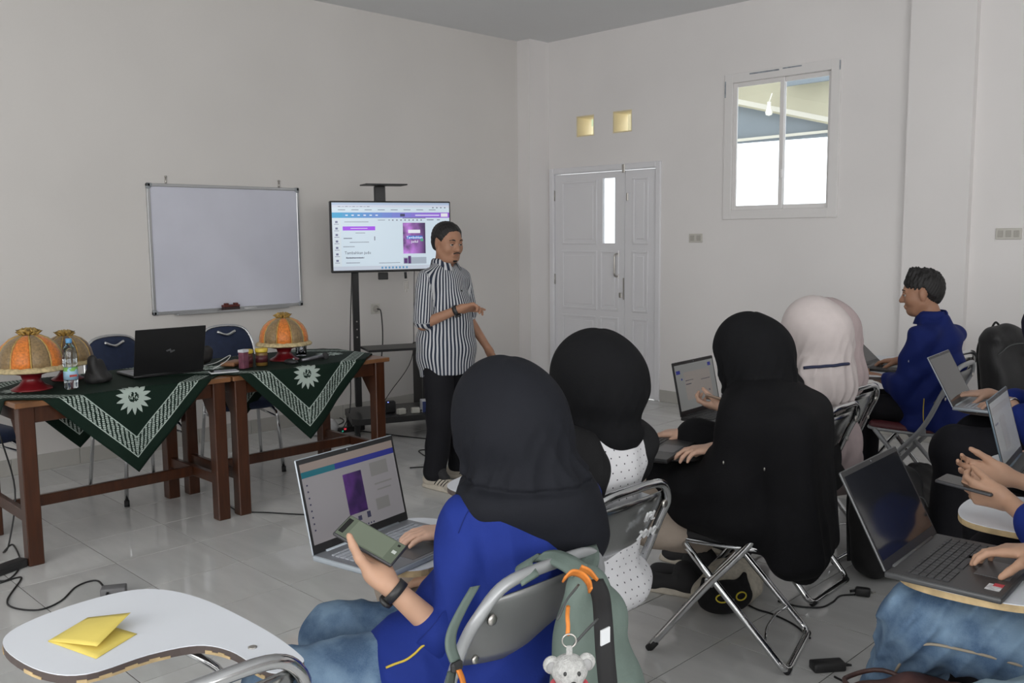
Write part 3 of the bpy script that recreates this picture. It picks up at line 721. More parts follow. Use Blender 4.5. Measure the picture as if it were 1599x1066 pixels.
# ---- blue padded chairs behind the tables
NAVY = mat('navy_upholstery', (.012, .022, .06), .75, noise=(40, .12))
def banquet_chair(label, loc, rz):
    t = thing('padded_chair', label, 'chair', loc, rz, 'navy padded chairs behind the tables')
    out = []
    for i in range(26):
        a = 2*math.pi*i/26; c_, s_ = math.cos(a), math.sin(a); out.append((.205*math.copysign(abs(c_)**.5, c_), .205*math.copysign(abs(s_)**.5, s_)))
    mb = MB(); mb.grid([[(p[0]*q, p[1]*q, z) for q, z in ((0, .425), (.96, .425), (1, .44), (1, .465), (.93, .485), (.6, .495), (0, .497))] for p in out], True, closed_u=True); mb.build('seat', NAVY, t)
    # back pad: rounded trapezoid
    pf = [(-.17, .54), (-.185, .66), (-.175, .80), (-.135, .885), (-.06, .915), (.06, .915), (.135, .885), (.175, .80), (.185, .66), (.17, .54)]
    pf = [(p.x, p.y) for p in spline([(a, b, 0) for a, b in pf], 3)]
    lean = lambda z: -.205-.20*(z-.5)
    bk = MB(); n = len(pf); cyy = .73
    bk.grid([[(lean(cyy+(z-cyy)*q)+dx, y*q, cyy+(z-cyy)*q) for q, dx in ((0, .028), (.85, .024), (.97, .012), (.97, -.012), (.85, -.022), (0, -.026))] for y, z in pf], True, closed_u=True)
    bk.build('back_pad', NAVY, t)
    MB().tube([(lean(z), y, z) for y, z in pf], .011, 8, closed=True).build('back_frame', CHROME, t)
    MB().tube(spline([(lean(.875)+.03, -.06, .885), (lean(.86)+.034, 0, .862), (lean(.875)+.03, .06, .885)], 6), .010, 8).build('grip', CHROME, t)
    for s in (-1, 1):
        MB().tube(fillet([(lean(.55), s*.165, .56), (-.20, s*.175, .43), (-.245, s*.20, .02)], .05), .011, 8).build('leg', CHROME, t)
        MB().tube(fillet([(.12, s*.16, .42), (.19, s*.175, .40), (.21, s*.20, .02)], .05), .011, 8).build('leg', CHROME, t)
        for x_ in (-.246, .211): MB().tube([(x_, s*.2005, .035), (x_, s*.201, .0)], .015, 8).build('foot_cap', RUBBER, t)
        MB().tube([(-.2, s*.175, .36), (.19, s*.178, .36)], .008, 8).build('stretcher', CHROME, t)
    return t
banquet_chair('navy padded chair behind the table, left of the open black laptop', (-5.34, 2.21, 0), R(4))
banquet_chair('navy padded chair behind the gap between laptop and food cover', (-5.40, 2.90, 0), R(-12))
banquet_chair('navy padded chair at the left edge behind the food cover', (-5.50, 1.36, 0), R(8))
# ================================================================== ELECTRONICS AND SMALL THINGS
def emi(name, col, s): return mat(name, tuple(c*.2 for c in col), .25, emit=(*col, s), spec=.5)
def quads(rects, x, w_, h_, flip=1):
    """rectangles in screen units (0..1, origin top left) on a plane facing +x"""
    mb = MB()
    for (a, b, c, d) in rects:
        y0, y1 = (a-.5)*w_, (c-.5)*w_; z0, z1 = h_*(1-d), h_*(1-b)
        mb.add([(x, y0, z0), (x, y1, z0), (x, y1, z1), (x, y0, z1)], [(0, 1, 2, 3)])
    return mb
TXT = Matrix(((0, 0, 1, 0), (1, 0, 0, 0), (0, 1, 0, 0), (0, 0, 0, 1)))   # text facing +x, reading along +y
# ---- television on its rolling stand
tv = thing('television', 'wide television showing a design web page on the rolling stand', 'television', (-5.569, 4.30, 1.235), R(-22.5))
TW, TH = .93, .53
MB().box((-.03, 0, TH/2), (.05, TW, TH), b=.006).box((-.065, 0, TH/2-.02), (.04, TW*.7, TH*.6), b=.01).build('casing', BLK, tv)
sw, sh = TW-.022, TH-.03; ZS = .018
def on_screen(mb, nm, m_, par):
    o_ = mb.build(nm, m_, par); o_.location = (0, 0, ZS); return o_
S_W = emi('screen_pale_blue', (.62, .73, .82), .80)
scr = on_screen(quads([(0, 0, 1, 1)], -.0040, sw, sh), 'screen', S_W, tv)
def gr(rects, col, s, dx=.0004, nm='screen_graphic', par=None, w_=None, h_=None, x=-.0040):
    key = 'screen_%d_%d_%d_%d' % (int(col[0]*255), int(col[1]*255), int(col[2]*255), int(s*100))
    return quads(rects, x+dx, w_ or sw, h_ or sh).build(nm, emi(key, col, s*1.3), par or scr)
gr([(0, 0, 1, .035)], (.50, .62, .82), .5); gr([(0, .035, 1, .07)], (.62, .66, .78), .6); gr([(0, .94, 1, 1)], (.60, .66, .76), .55)
for i in range(12):      # blue to violet header, one step at a time
    f_ = i/11; gr([(i/12, .145, (i+1)/12, .225)], (.02+.30*f_, .34-.22*f_, .62+.05*f_), .6, .0006)
gr([(.085, .35, .355, .41)], (.36, .06, .80), .6, .0006); gr([(.925, .158, .985, .21)], (.8, .8, .85), .6, .0009)
gr([(.0, .225, .07, .94)], (.66, .74, .80), .6, .0005); gr([(.59, .82, .79, .92)], (.45, .52, .62), .5, .0006); gr([(.59, .225, .79, .232)], (.03, .02, .05), .3, .0009)
gr([(.05+.03*i, .055+.003*(i % 2), .05+.03*i+.022, .062) for i in range(9)] + [(.05+.11*i, .102, .05+.11*i+.06, .110) for i in range(8)] + [(.85+.035*i, .065, .862+.035*i, .08) for i in range(4)], (.18, .22, .32), .3, .0008)
gr([(.025, .27+.095*i, .045, .30+.095*i) for i in range(7)] + [(.015, .315+.095*i, .055, .322+.095*i) for i in range(7)], (.22, .24, .40), .4, .0010)
gr([(.10, .28, .30, .287), (.19, .445, .27, .452), (.09, .52, .16, .532), (.14, .58, .30, .588), (.085, .645, .18, .653), (.105, .81, .25, .822), (.105, .885, .22, .893), (.38, .895, .56, .902), (.38, .255, .44, .262), (.47+.042*0, .25, .48, .265)] + [(.50+.035*i, .25, .512+.035*i, .268) for i in range(8)] + [(.80, .25, .86, .262), (.89, .25, .915, .262)], (.20, .22, .30), .4, .0010)
gr([(.40+.03*i, .955, .415+.03*i, .985) for i in range(8)], (.12, .35, .62), .5, .0010)
gr([(.11+.05*i, .178, .13+.05*i, .195) for i in range(6)], (.75, .80, .92), .6, .0010); gr([(.70, .178, .91, .196)], (.70, .66, .92), .6, .0011); gr([(.345, .50, .352, .56)], (.2, .22, .3), .4, .001)
gr([(.15, .375, .29, .385)], (.72, .6, .92), .6, .0011); gr([(.57, .165, .61, .205)], (.05, .06, .16), .4, .0011)
# the violet poster being edited: a nebula of light
NEB = mat('nebula_poster', (.05, .02, .08), .3); k = NT(NEB); v = k.coord(); n1 = k.noise(v, 7, 3); sp = k.sep(v)
fz = k.m('MULTIPLY_ADD', sp[1], -6.0, 1.55); fz = k.m('MULTIPLY', k.m('MINIMUM', k.m('MAXIMUM', fz, 0.0), 1.0), k.m('MINIMUM', k.m('MAXIMUM', k.m('MULTIPLY_ADD', n1, 4.0, -1.3), 0.0), 1.0))
cc = k.mix(fz, (.008, .005, .025, 1), (.55, .22, .72, 1)); k.nt.links.new(cc, k.b.inputs['Emission Color']); k.b.inputs['Emission Strength'].default_value = 1.3
quads([(.59, .30, .785, .765)], -.0030, sw, sh).build('poster_image', NEB, scr)
gr([(.635, .405, .74, .455)], (.72, .74, .80), .7, .0022); gr([(.62, .495, .76, .545)], (.03, .16, .60), .6, .0022); gr([(.595, .835, .625, .91)], (.10, .03, .18), .5, .0022); gr([(.63, .80, .655, .915)], (.10, .03, .18), .5, .0022); gr([(.74, .54, .765, .58)], (.10, .45, .25), .5, .0022)
WTX = emi('screen_text_white', (.85, .88, .95), 1.0); DTX = emi('screen_text_dark', (.04, .05, .12), .3)
def stext(s_, size, u_, v_, m_, dx, al='LEFT', fx=1.0):
    text_mesh(s_, size, 'screen_lettering', m_, scr, Matrix.Translation((-.0040+dx, (u_-.5)*sw, sh*(1-v_))) @ TXT @ Matrix.Diagonal((fx, 1, 1, 1)), al)
stext('Tambahkan judu', .030, .095, .76, DTX, .001); stext('Tambahkan', .028, .69, .538, WTX, .0026, 'CENTER'); stext('judul', .028, .69, .60, WTX, .0026, 'CENTER')
stext('Tambahkan subjudul', .017, .105, .825, DTX, .001); 
for f_ in range(4): pass
# stand
stand = thing('television_stand', 'black rolling stand with shelf carrying the television', 'television stand', (-5.569, 4.30, 0), R(-22.5))
BLKM = mat('black_powder_coat', (.018, .018, .019), .4)
for y in (-.27, .27):
    MB().box((-.115, y, .93), (.035, .05, 1.46), b=.004).build('upright', BLKM, stand)
    for z in (.74, .80, .86): MB().lathe([(.006, 0), (.006, .003)], 8, Matrix.Translation((-.097, y, z)) @ Matrix.Rotation(R(90), 4, 'Y')).build('bolt', STEEL, stand)
MB().box((-.115, 0, 1.45), (.02, .60, .06), b=.003).box((-.115, 0, 1.62), (.02, .60, .04), b=.003).build('cross_bar', BLKM, stand)
MB().box((-.125, -.06, 1.70), (.03, .085, .36), b=.004).build('camera_post', BLKM, stand)
MB().box((-.02, -.055, 1.885), (.19, .32, .010), b=.003).build('camera_tray', BLKM, stand)
MB().box((-.12, -.05, 1.20), (.03, .075, .055), b=.004).build('bracket', BLKM, stand)
sh_ = MB().box((.03, 0, .66), (.30, .50, .018), b=.004).build('shelf', BLKM, stand)
bs = MB(); bs.prism([(-.24, -.30), (-.20, -.36), (.22, -.40), (.27, -.36), (.27, .36), (.22, .40), (-.20, .36), (-.24, .30)], .13, .175); bs.build('base', BLKM, stand)
for (x_, y_) in ((-.19, -.33), (.22, -.36), (-.19, .33), (.22, .36)):
    MB().lathe([(.001, -.016), (.033, -.016), (.038, -.006), (.038, .006), (.033, .016), (.001, .016)], 14, Matrix.Translation((x_, y_, .038)) @ Matrix.Rotation(R(90), 4, 'X')).box((x_, y_, .10), (.03, .044, .062), b=.004).build('caster', RUBBER, stand)
def in_stand(x_, y_, z_): return Matrix.Translation((-5.569, 4.30, 0)) @ Matrix.Rotation(R(-22.5), 4, 'Z') @ Vector((x_, y_, z_))
# things on and around the stand
bx = thing('tissue_box', 'small white and blue box on the base of the television stand', 'box', in_stand(.16, .22, .1755), R(-30))
MB().box((0, 0, .042), (.10, .135, .083), b=.002).build('carton', mat('blue_print_carton', (.015, .03, .14), .45), bx)
MB().box((0, 0, .085), (.101, .136, .004)).box((0, -.069, .042), (.101, .003, .084)).build('white_panel', mat('white_card', (.62, .64, .68), .5), bx)
MB().box((.0, 0, .0875), (.028, .055, .002)).build('slot', mat('brown_slot', (.08, .02, .015), .6), bx); MB().lathe([(.018, 0), (.018, .001)], 14, Matrix.Translation((.0502, .0, .045)) @ Matrix.Rotation(R(90), 4, 'Y')).build('red_badge', mat('red_print', (.55, .05, .04), .5), bx)
sp_ = thing('loudspeaker', 'black upright loudspeaker standing by the wall behind the stand', 'loudspeaker', (-6.02, 5.02, 0), R(-12))
MB().box((0, 0, .30), (.24, .22, .60), b=.01).build('cabinet', BLK, sp_); MB().box((.122, 0, .32), (.008, .19, .52), b=.003).build('grille', mat('speaker_grille', (.03, .03, .032), .8, bump=(300, .5, .002)), sp_)
for (x_, y_, r_, l, nm) in ((.16, -.20, 0, 'white plug adapter on the stand base, leftmost', 'plug_adapter'), (.20, -.02, 20, 'white plug adapter on the stand base, in the middle', 'plug_adapter'), (.20, .09, -10, 'cream plug adapter on the stand base near the box', 'plug_adapter')):
    t = thing(nm, l, 'adapter', in_stand(x_, y_, .1755), R(r_-22), 'adapters on the stand base')
    MB().box((0, 0, .022), (.045, .065, .043), b=.006).build('housing', mat('white_adapter', (.55, .54, .49), .45), t); MB().tube([(0, .03, .02), (0, .05, .02)], .006, 8).build('cord_grip', BLK, t)
t = thing('router_box', 'small black box with a blue light on the stand base', 'set-top box', in_stand(.10, -.08, .1755), R(-22)); MB().box((0, 0, .045), (.05, .08, .09), b=.008).build('housing', BLK, t); MB().box((.0255, -.02, .085), (.002, .008, .006)).build('light', emi('blue_led', (.2, .25, 1.0), 3.0), t)
ky = thing('key_bunch', 'bunch of keys hanging below the television', 'keys', in_stand(.01, .09, 1.232))
MB().tube([(0, 0, 0), (.004, 0, -.05)], .010, 8).build('fob', BLK, ky); MB().tube([(.004+.012*math.cos(a), .012*math.sin(a), -.065) for a in [2*PI*i/12 for i in range(12)]], .0015, 6, closed=True).build('ring', STEEL, ky)
for i, (dy, l_) in enumerate(((-.012, .06), (.004, .08), (.018, .055))): MB().box((.004, dy, -.075-l_/2), (.003, .012, l_), b=.001).build('key', STEEL, ky)
# ---- laptops: x towards the user, y to the user's right
def lap_mat(n, c): return mat('laptop_'+n, c, .38, metal=.3)
KEYM = {}
def laptop(label, loc, rz, ang, W, D, shell, deck, keyc, screen, lit=None, tilt=0, group=None, bez=.009, logo=False, th=.014, pad=True):
    t = thing('laptop', label, 'laptop', loc, rz, group or 'laptops of the audience')
    MB().box((0, 0, th/2), (D, W, th), b=.004, seg=2).build('base', shell, t)
    dk = MB().box((0, 0, th+.0005), (D-.008, W-.008, .001)).build('deck', deck, t)
    mb = MB(); kw = (W-.05)/15
    for r_ in range(6):
        for c_ in range(15):
            if r_ == 5 and 4 <= c_ <= 8:
                if c_ == 6: mb.box((-D/2+.045+r_*.0165, 0, th+.0022), (.0135, kw*5-.003, .0022))
                continue
            mb.box((-D/2+.045+r_*.0165, -W/2+.025+kw*(c_+.5), th+.0022), (.0135 if r_ else .008, kw-.003, .0022))
    tag(mb.build('keys', keyc, dk), kind='stuff')
    if pad: MB().box((D/2-.052, -.005, th+.0012), (.075, .115, .0012)).build('touchpad', mat('touchpad_grey', (.10, .10, .105), .35), dk)
    # lid: hinged at the back edge, swung open by ang
    L = D*.985
    Mx = Matrix.Translation((-D/2+.004, 0, th)) @ Matrix.Rotation(R(90-ang), 4, 'Y')
    lid = MB().box((-.003, 0, L/2), (.006, W, L), b=.0025).build('lid', shell, t); lid.data.transform(Mx)
    bz = MB().box((.0003, 0, L/2), (.0012, W-.004, L-.004)).build('bezel', BLK, lid); bz.data.transform(Mx)
    w_, h_ = W-2*bez, L-.012-.026; x_ = .00105
    scn = quads([(0, 0, 1, 1)], x_, w_, h_).build('screen', screen, lid)
    M2 = Mx @ Matrix.Translation((0, 0, .024)); scn.data.transform(M2)
    if lit:
        for rects, m_ in lit:
            g = quads(rects, x_+.0004, w_, h_).build('screen_graphic', m_, lid); g.data.transform(M2)
    MB().tube([(-D/2+.004, -W*.38, th-.001), (-D/2+.004, W*.38, th-.001)], .006, 8).build('hinge', shell, t)
    MB().lathe([(.0022, 0), (.0022, .0006)], 8, Mx @ Matrix.Translation((.001, 0, L-.007)) @ Matrix.Rotation(R(90), 4, 'Y')).build('camera_lens', GPL, lid)
    if logo:
        g = MB().prism([(-.012, 0), (-.003, .024), (.004, .02), (.0, .004), (.012, .0), (.003, -.024), (-.004, -.02), (0, -.004)], -.0006, .0006); g.build('lid_emblem', mat('dark_grey_emblem', (.16, .16, .17), .3, metal=.6), lid).data.transform(Mx @ Matrix.Translation((-.0065, 0, L/2)) @ Matrix.Rotation(R(90), 4, 'Y'))
    return t
SIL = lap_mat('silver', (.36, .40, .44)); DGR = lap_mat('dark_grey', (.075, .077, .08)); LBK = lap_mat('black', (.015, .015, .016)); BLU = lap_mat('blue_grey', (.13, .18, .22))
DKS = mat('laptop_deck_silver', (.22, .23, .25), .4, metal=.3); DKK = mat('laptop_deck_black', (.03, .03, .032), .4)
KL = mat('keys_light', (.36, .38, .42), .5); KD = mat('keys_dark', (.045, .045, .048), .5)
DIM = emi('dim_page', (.46, .44, .46), .26); DIM2 = emi('dim_page_warm', (.42, .38, .35), .30); OFF = mat('dark_glossy_screen', (.012, .013, .015), .08); DIM3 = emi('dim_page_grey', (.40, .41, .40), .26)
P_blue = emi('page_blue_bar', (.05, .06, .36), .28); P_teal = emi('page_teal_bar', (.03, .20, .26), .3); P_top = emi('page_top', (.45, .37, .33), .26); P_ink = emi('page_ink', (.10, .10, .18), .2); P_pale = emi('page_pale', (.40, .39, .38), .22)
NEB2 = mat('small_nebula', (.02, .01, .04), .3); k = NT(NEB2); v = k.coord(); n1 = k.noise(v, 14, 3)
cc = k.mix(k.m('MINIMUM', k.m('MAXIMUM', k.m('MULTIPLY_ADD', n1, 3.5, -1.5), 0.0), 1.0), (.006, .004, .018, 1), (.10, .03, .18, 1)); k.nt.links.new(cc, k.b.inputs['Emission Color']); k.b.inputs['Emission Strength'].default_value = .6
page = [([(0, 0, 1, .10)], P_top), ([(0, .10, .34, .175)], P_teal), ([(.34, .10, 1, .175)], P_blue), ([(.40, .27, .60, .80)], NEB2), ([(.03, .26+.08*i, .045, .28+.08*i) for i in range(8)] + [(.45+.03*i, .965, .465+.03*i, .985) for i in range(7)], P_ink), ([(.48, .84, .52, .90)], P_ink), ([(.58, .82, .62, .90)], P_ink), ([(.70, .22, .90, .40)], P_pale), ([(.72, .5, .92, .52)], P_pale), ([(.74, .58, .9, .60)], P_pale), ([(.70, .7, .85, .85)], P_pale)]
LZ = .7005
laptop('silver laptop with violet design page beside the woman holding a phone', (-1.825, 1.40, LZ), R(10), 103, .355, .245, SIL, DKS, KL, DIM, page)
laptop('black laptop under the hand of the woman in the black robe', (-2.005, 2.735, LZ), R(16), 105, .35, .24, LBK, DKK, KD, OFF)
laptop('black laptop with pale page in front of the woman in white headscarf', (-2.135, 3.445, LZ), R(4), 102, .35, .24, LBK, DKK, KD, DIM3, [([(.20, .18, .88, .80)], DIM2), ([(.02, .12, .12, .2), (.85, .06, .93, .14), (.12, .3, .15, .34)], P_blue), ([(.22, .36, .42, .38), (.22, .44, .36, .46), (.62, .4, .85, .42), (.78, .66, .82, .70)], P_ink)])
laptop('laptop with tilted back lid in front of the man in blue shirt', (-2.22, 5.37, LZ), R(4), 138, .35, .24, LBK, DKK, KD, OFF)
laptop('silver laptop under two typing hands near the right edge', (-1.375, 4.465, LZ), R(6), 118, .36, .25, SIL, DKS, KL, OFF)
laptop('blue-edged laptop with grey page at the right edge', (-.845, 3.40, LZ), R(8), 105, .36, .245, BLU, DKK, KD, DIM3, [([(.02, .1, .98, .2)], P_pale), ([(.3, .3, .55, .85)], P_pale), ([(.05, .35, .2, .38)], P_ink)])
lap7 = laptop('dark grey laptop with a dark glossy screen at the lower right', (-.735, 2.255, LZ), R(3), 118, .365, .25, DGR, DKK, KD, OFF)
MB().box((.095, -.125, .0154), (.030, .040, .0006)).build('sticker', mat('white_sticker', (.55, .55, .56), .5, noise=(90, .3)), lap7); MB().box((.100, -.108, .0159), (.020, .020, .0006)).build('sticker', mat('red_sticker', (.50, .04, .06), .5), lap7)
laptop('open black laptop on the first green cloth, lid towards the audience', (-4.84, 2.135, TZ+.0095), PI+R(-3), 104, .375, .255, LBK, DKS, KL, OFF, None, logo=True, group='laptop of the speaker')
# ---- festive food covers on red pedestals
RED = mat('red_lacquer', (.16, .008, .012), .3); TRIM = mat('gold_cream_ruffle', (.50, .40, .22), .7, noise=(60, .3)); GOLD = mat('gold_ribbon', (.45, .29, .08), .5, noise=(50, .3))
def brocade(nm, c):
    M = mat(nm, c, .5, noise=(90, .28), sheen=.2); return M
ORG = brocade('orange_brocade', (.62, .18, .025)); BRN = brocade('gold_brown_brocade', (.24, .16, .075)); DBR = brocade('dark_brown_brocade', (.13, .075, .04))
def food_cover(label, loc, rz, A, B, s=1.0):
    t = thing('food_cover', label, 'food cover', loc, rz, 'festive food covers on red pedestals')
    MB().lathe([(.095, 0), (.092, .008), (.06, .025), (.042, .05), (.048, .072), (.10, .088), (.155, .096), (.160, .104), (.0, .104)], 28, Matrix.Scale(s, 4)).build('pedestal_tray', RED, t)
    n = 10; prof = [(.150, .112), (.149, .15), (.140, .19), (.120, .225), (.09, .252), (.055, .268), (.03, .274)]
    dome = thing('dome', None, None); dome.parent = t
    for i in range(n):
        a0, a1 = 2*PI*i/n, 2*PI*(i+1)/n
        P = [[(r_*(1+.035*math.sin(PI*j/6))*math.cos(a0+(a1-a0)*j/6), r_*(1+.035*math.sin(PI*j/6))*math.sin(a0+(a1-a0)*j/6), z) for r_, z in prof] for j in range(7)]
        g = MB().grid(P, True, Matrix.Scale(s, 4)).build('dome_panel', A if i % 2 else B, dome)
        sm = g.modifiers.new('t', 'SOLIDIFY'); sm.thickness = .003
        MB().tube([(r_*1.005*math.cos(a0), r_*1.005*math.sin(a0), z) for r_, z in prof], .0035, 6, M=Matrix.Scale(s, 4)).build('piping', GOLD, dome)
    MB().lathe([(.150, .110), (.172, .098), (.176, .103), (.168, .116), (.150, .124)], 60, Matrix.Scale(s, 4), lambda a, z: 1+.022*math.sin(a*22)+.012*math.sin(a*47)).build('ruffle', TRIM, t)
    bw = MB(); rnd = random.Random(int(loc[1]*100))
    for i in range(9):
        a = 2*PI*i/9; l_ = .045+.015*rnd.random(); c_, s_ = math.cos(a), math.sin(a)
        bw.tube([(0, 0, .275), (c_*l_*.55, s_*l_*.55, .300), (c_*l_, s_*l_, .288+.01*rnd.random()), (c_*l_*.6, s_*l_*.6, .276), (0, 0, .278)], [.004, .010, .008, .008, .004], 6, M=Matrix.Scale(s, 4))
    bw.sphere((0, 0, .292), .018, M=Matrix.Scale(s, 4)); bw.build('bow', GOLD, t)
    return t
ZT = TZ+.0055
food_cover('orange and gold domed food cover at the left edge of the table', (-4.80, 1.475, ZT), R(20), BRN, ORG, .98)
food_cover('dark brown domed food cover behind the water bottle', (-5.01, 1.715, ZT), R(7), DBR, BRN, .84)
food_cover('orange domed food cover on the table nearer the screen', (-4.78, 2.865, ZT+.004), R(-12), ORG, BRN, .92)
# ---- water bottle
PET = mat('clear_bottle_plastic', (.80, .88, .92), .05, trans=1.0, spec=.4); 
bo = thing('water_bottle', 'clear water bottle with pale blue cap and label', 'bottle', (-4.665, 1.612, ZT))
MB().lathe([(.001, .004), (.028, .0), (.032, .008), (.032, .05), (.0315, .11), (.033, .125), (.0325, .145), (.034, .155), (.031, .165), (.033, .18), (.024, .205), (.0125, .222), (.0125, .232)], 24).build('body', PET, bo)
MB().lathe([(.014, .226), (.0145, .230), (.0145, .246), (.012, .248), (.001, .248)], 18).build('cap', mat('pale_blue_cap', (.12, .34, .62), .4), bo)
LB = mat('bottle_label', (.4, .6, .8), .5); k = NT(LB); z_ = k.sep(k.coord())[2]; nn = k.noise(k.coord(), 40, 1)
g1 = k.m('MULTIPLY', k.m('GREATER_THAN', z_, .090), k.m('GREATER_THAN', nn, .45)); k.out(k.mix(g1, (.35, .55, .72, 1), (.20, .45, .10, 1)))
MB().lathe([(.0332, .048), (.0332, .108)], 24).build('label', LB, bo)
MB().box((.0335, .0, .068), (.001, .035, .010)).build('label_print', mat('red_label_print', (.45, .07, .06), .5), bo)
# ---- other things on the tables
def soft_bag(label, name, loc, rz, m_, parts, cat):
    t = thing(name, label, cat, loc, rz); S = SDF()
    for c, r in parts: S.ell(c, r, .03)
    S.disp = lambda P: .004*np.sin(P[:, 0]*70+P[:, 2]*40)*np.sin(P[:, 1]*60+P[:, 2]*30); S.dmax = .005; S.cut((0, 0, 0), (0, 0, -1))
    soft('fabric', S, .006, m_, t); return t
BAGK = mat('black_nylon', (.018, .017, .017), .6, bump=(90, .3, .003))
soft_bag('crumpled dark bag between the bottle and the laptop', 'small_bag', (-4.78, 1.775, ZT), 0, BAGK, [((0, 0, .04), (.05, .045, .05)), ((.015, -.02, .10), (.028, .022, .045)), ((.0, .02, .075), (.025, .028, .05)), ((-.01, .01, .02), (.07, .065, .028))], 'bag')
soft_bag('black pouch behind the laptop by the padded chair', 'pouch', (-4.98, 2.42, ZT+.004), 0, BAGK, [((0, 0, .04), (.06, .08, .045)), ((0, .05, .07), (.03, .04, .035))], 'bag')
t = thing('wallet', 'tan leather wallet on the green cloth beside the jars', 'wallet', (-4.79, 2.545, ZT+.006), R(30)); MB().box((0, 0, .012), (.09, .15, .024), b=.01, seg=3).build('leather', mat('tan_leather', (.26, .12, .055), .55, noise=(30, .2)), t); MB().box((.046, 0, .012), (.002, .13, .004)).build('seam', mat('dark_leather', (.10, .04, .02), .6), t)
def jar(label, loc, col, lid):
    t = thing('snack_tub', label, 'tub', loc, 0, 'snack tubs on the green cloth')
    MB().lathe([(.030, 0), (.033, .003), (.034, .07), (.031, .078), (.001, .078)], 20).build('tub', col, t); MB().lathe([(.035, .078), (.036, .082), (.036, .096), (.033, .099), (.001, .099)], 20).build('lid', lid, t); MB().lathe([(.0347, .02), (.0352, .06)], 20).build('label', mat('dark_red_label', (.07, .012, .015), .5, noise=(50, .3)), t)
BR_ = mat('brown_tub', (.09, .03, .018), .4); YL = mat('yellow_lid', (.62, .45, .05), .4)
jar('brown snack tub with yellow lid beside the wallet', (-4.66, 2.553, ZT+.006), BR_, YL); jar('brown snack tub with yellow lid next to the food cover', (-4.655, 2.643, ZT+.006), mat('dark_yellow_tub', (.16, .09, .02), .4), YL)
t = thing('juice_box', 'white and purple carton standing beside the brown tubs', 'carton', (-4.625, 2.515, ZT+.006), R(20)); MB().box((0, 0, .052), (.035, .045, .104), b=.002).build('carton', mat('purple_carton', (.16, .05, .08), .5, noise=(40, .4)), t); MB().box((0, 0, .098), (.037, .047, .014)).build('gable', mat('white_card', (.62, .64, .68), .5), t)
t = thing('drinking_glass', 'small clear glass behind the orange food cover', 'glass', (-4.86, 3.03, ZT+.006)); MB().lathe([(.028, 0), (.031, .003), (.036, .095), (.034, .095), (.029, .006), (.001, .005)], 20).build('glass_body', GLASS, t)
MB().lathe([(.0365, .093), (.0365, .096), (.034, .096), (.034, .093)], 20).build('rim', GLASS, t)
t = thing('microphone', 'grey and black microphone lying in front of the food cover', 'microphone', (-4.62, 2.97, ZT+.021), R(100)); MB().tube([(-.10, 0, -.004), (.06, 0, .0)], [.010, .013], 10).build('handle', mat('grey_metal_handle', (.22, .22, .24), .35, metal=.7), t); MB().sphere((.085, 0, .0), .022).build('grille', mat('speaker_grille', (.03, .03, .032), .8), t)
t = thing('computer_mouse', 'small black mouse in front of the orange food cover', 'mouse', (-4.60, 2.80, ZT+.004), R(10)); MB().sphere((0, 0, .012), (.05, .03, .018)).build('shell', BLK, t); MB().lathe([(.001, -.003), (.007, -.003), (.007, .003), (.001, .003)], 10, Matrix.Translation((.02, 0, .028)) @ Matrix.Rotation(R(90), 4, 'X')).build('wheel', GPL, t)
t = thing('smartphone', 'white-edged phone lying on the cloth beside the black laptop', 'phone', (-4.56, 2.36, ZT+.006), R(75)); MB().box((0, 0, .005), (.15, .072, .009), b=.004, seg=2).build('case', mat('white_case', (.6, .62, .64), .4), t); MB().box((0, 0, .0098), (.142, .066, .001)).build('screen', OFF, t)
tag(MB().tube(spline([(-4.70, 2.37, ZT+.010), (-4.68, 2.44, ZT+.05), (-4.75, 2.50, ZT+.07), (-4.80, 2.44, ZT+.03), (-4.86, 2.38, ZT+.010)], 6), .0025, 6).build('white_cable', mat('white_cable_skin', (.55, .56, .56), .5)), 'thin white cable looping behind the wallet', 'cable')
# ---- bottom left: sticky note paper on the empty tablet
PAPER = mat('yellow_paper', (.72, .58, .13), .7, noise=(12, .05))
t = thing('folded_paper', 'folded yellow sheet on the white writing tablet', 'paper', (0, 0, .7005))
def q3(pts): return [(at(x_, y_, .70).x, at(x_, y_, .70).y) for x_, y_ in pts]
low = q3([(75, 1002), (150, 1029), (214, 990), (140, 968)])
def sheet(name, P, zs):
    N = 8; g = []
    for i in range(N+1):
        row = []
        for j in range(N+1):
            u_, v_ = i/N, j/N; a = Vector((*P[0], zs[0])).lerp(Vector((*P[1], zs[1])), u_); b = Vector((*P[3], zs[3])).lerp(Vector((*P[2], zs[2])), u_)
            p = a.lerp(b, v_); p.z += .004*math.sin(PI*u_)*math.sin(PI*v_); row.append(p)
        g.append(row)
    o_ = MB().grid(g).build(name, PAPER, t); sm = o_.modifiers.new('t', 'SOLIDIFY'); sm.thickness = .0006
    return o_
sheet('lower_leaf', low, (.0008, .0008, .0008, .0008)); up = q3([(75, 1002), (152, 1018), (205, 975), (137, 966)]); sheet('upper_leaf', up, (.002, .012, .026, .003))
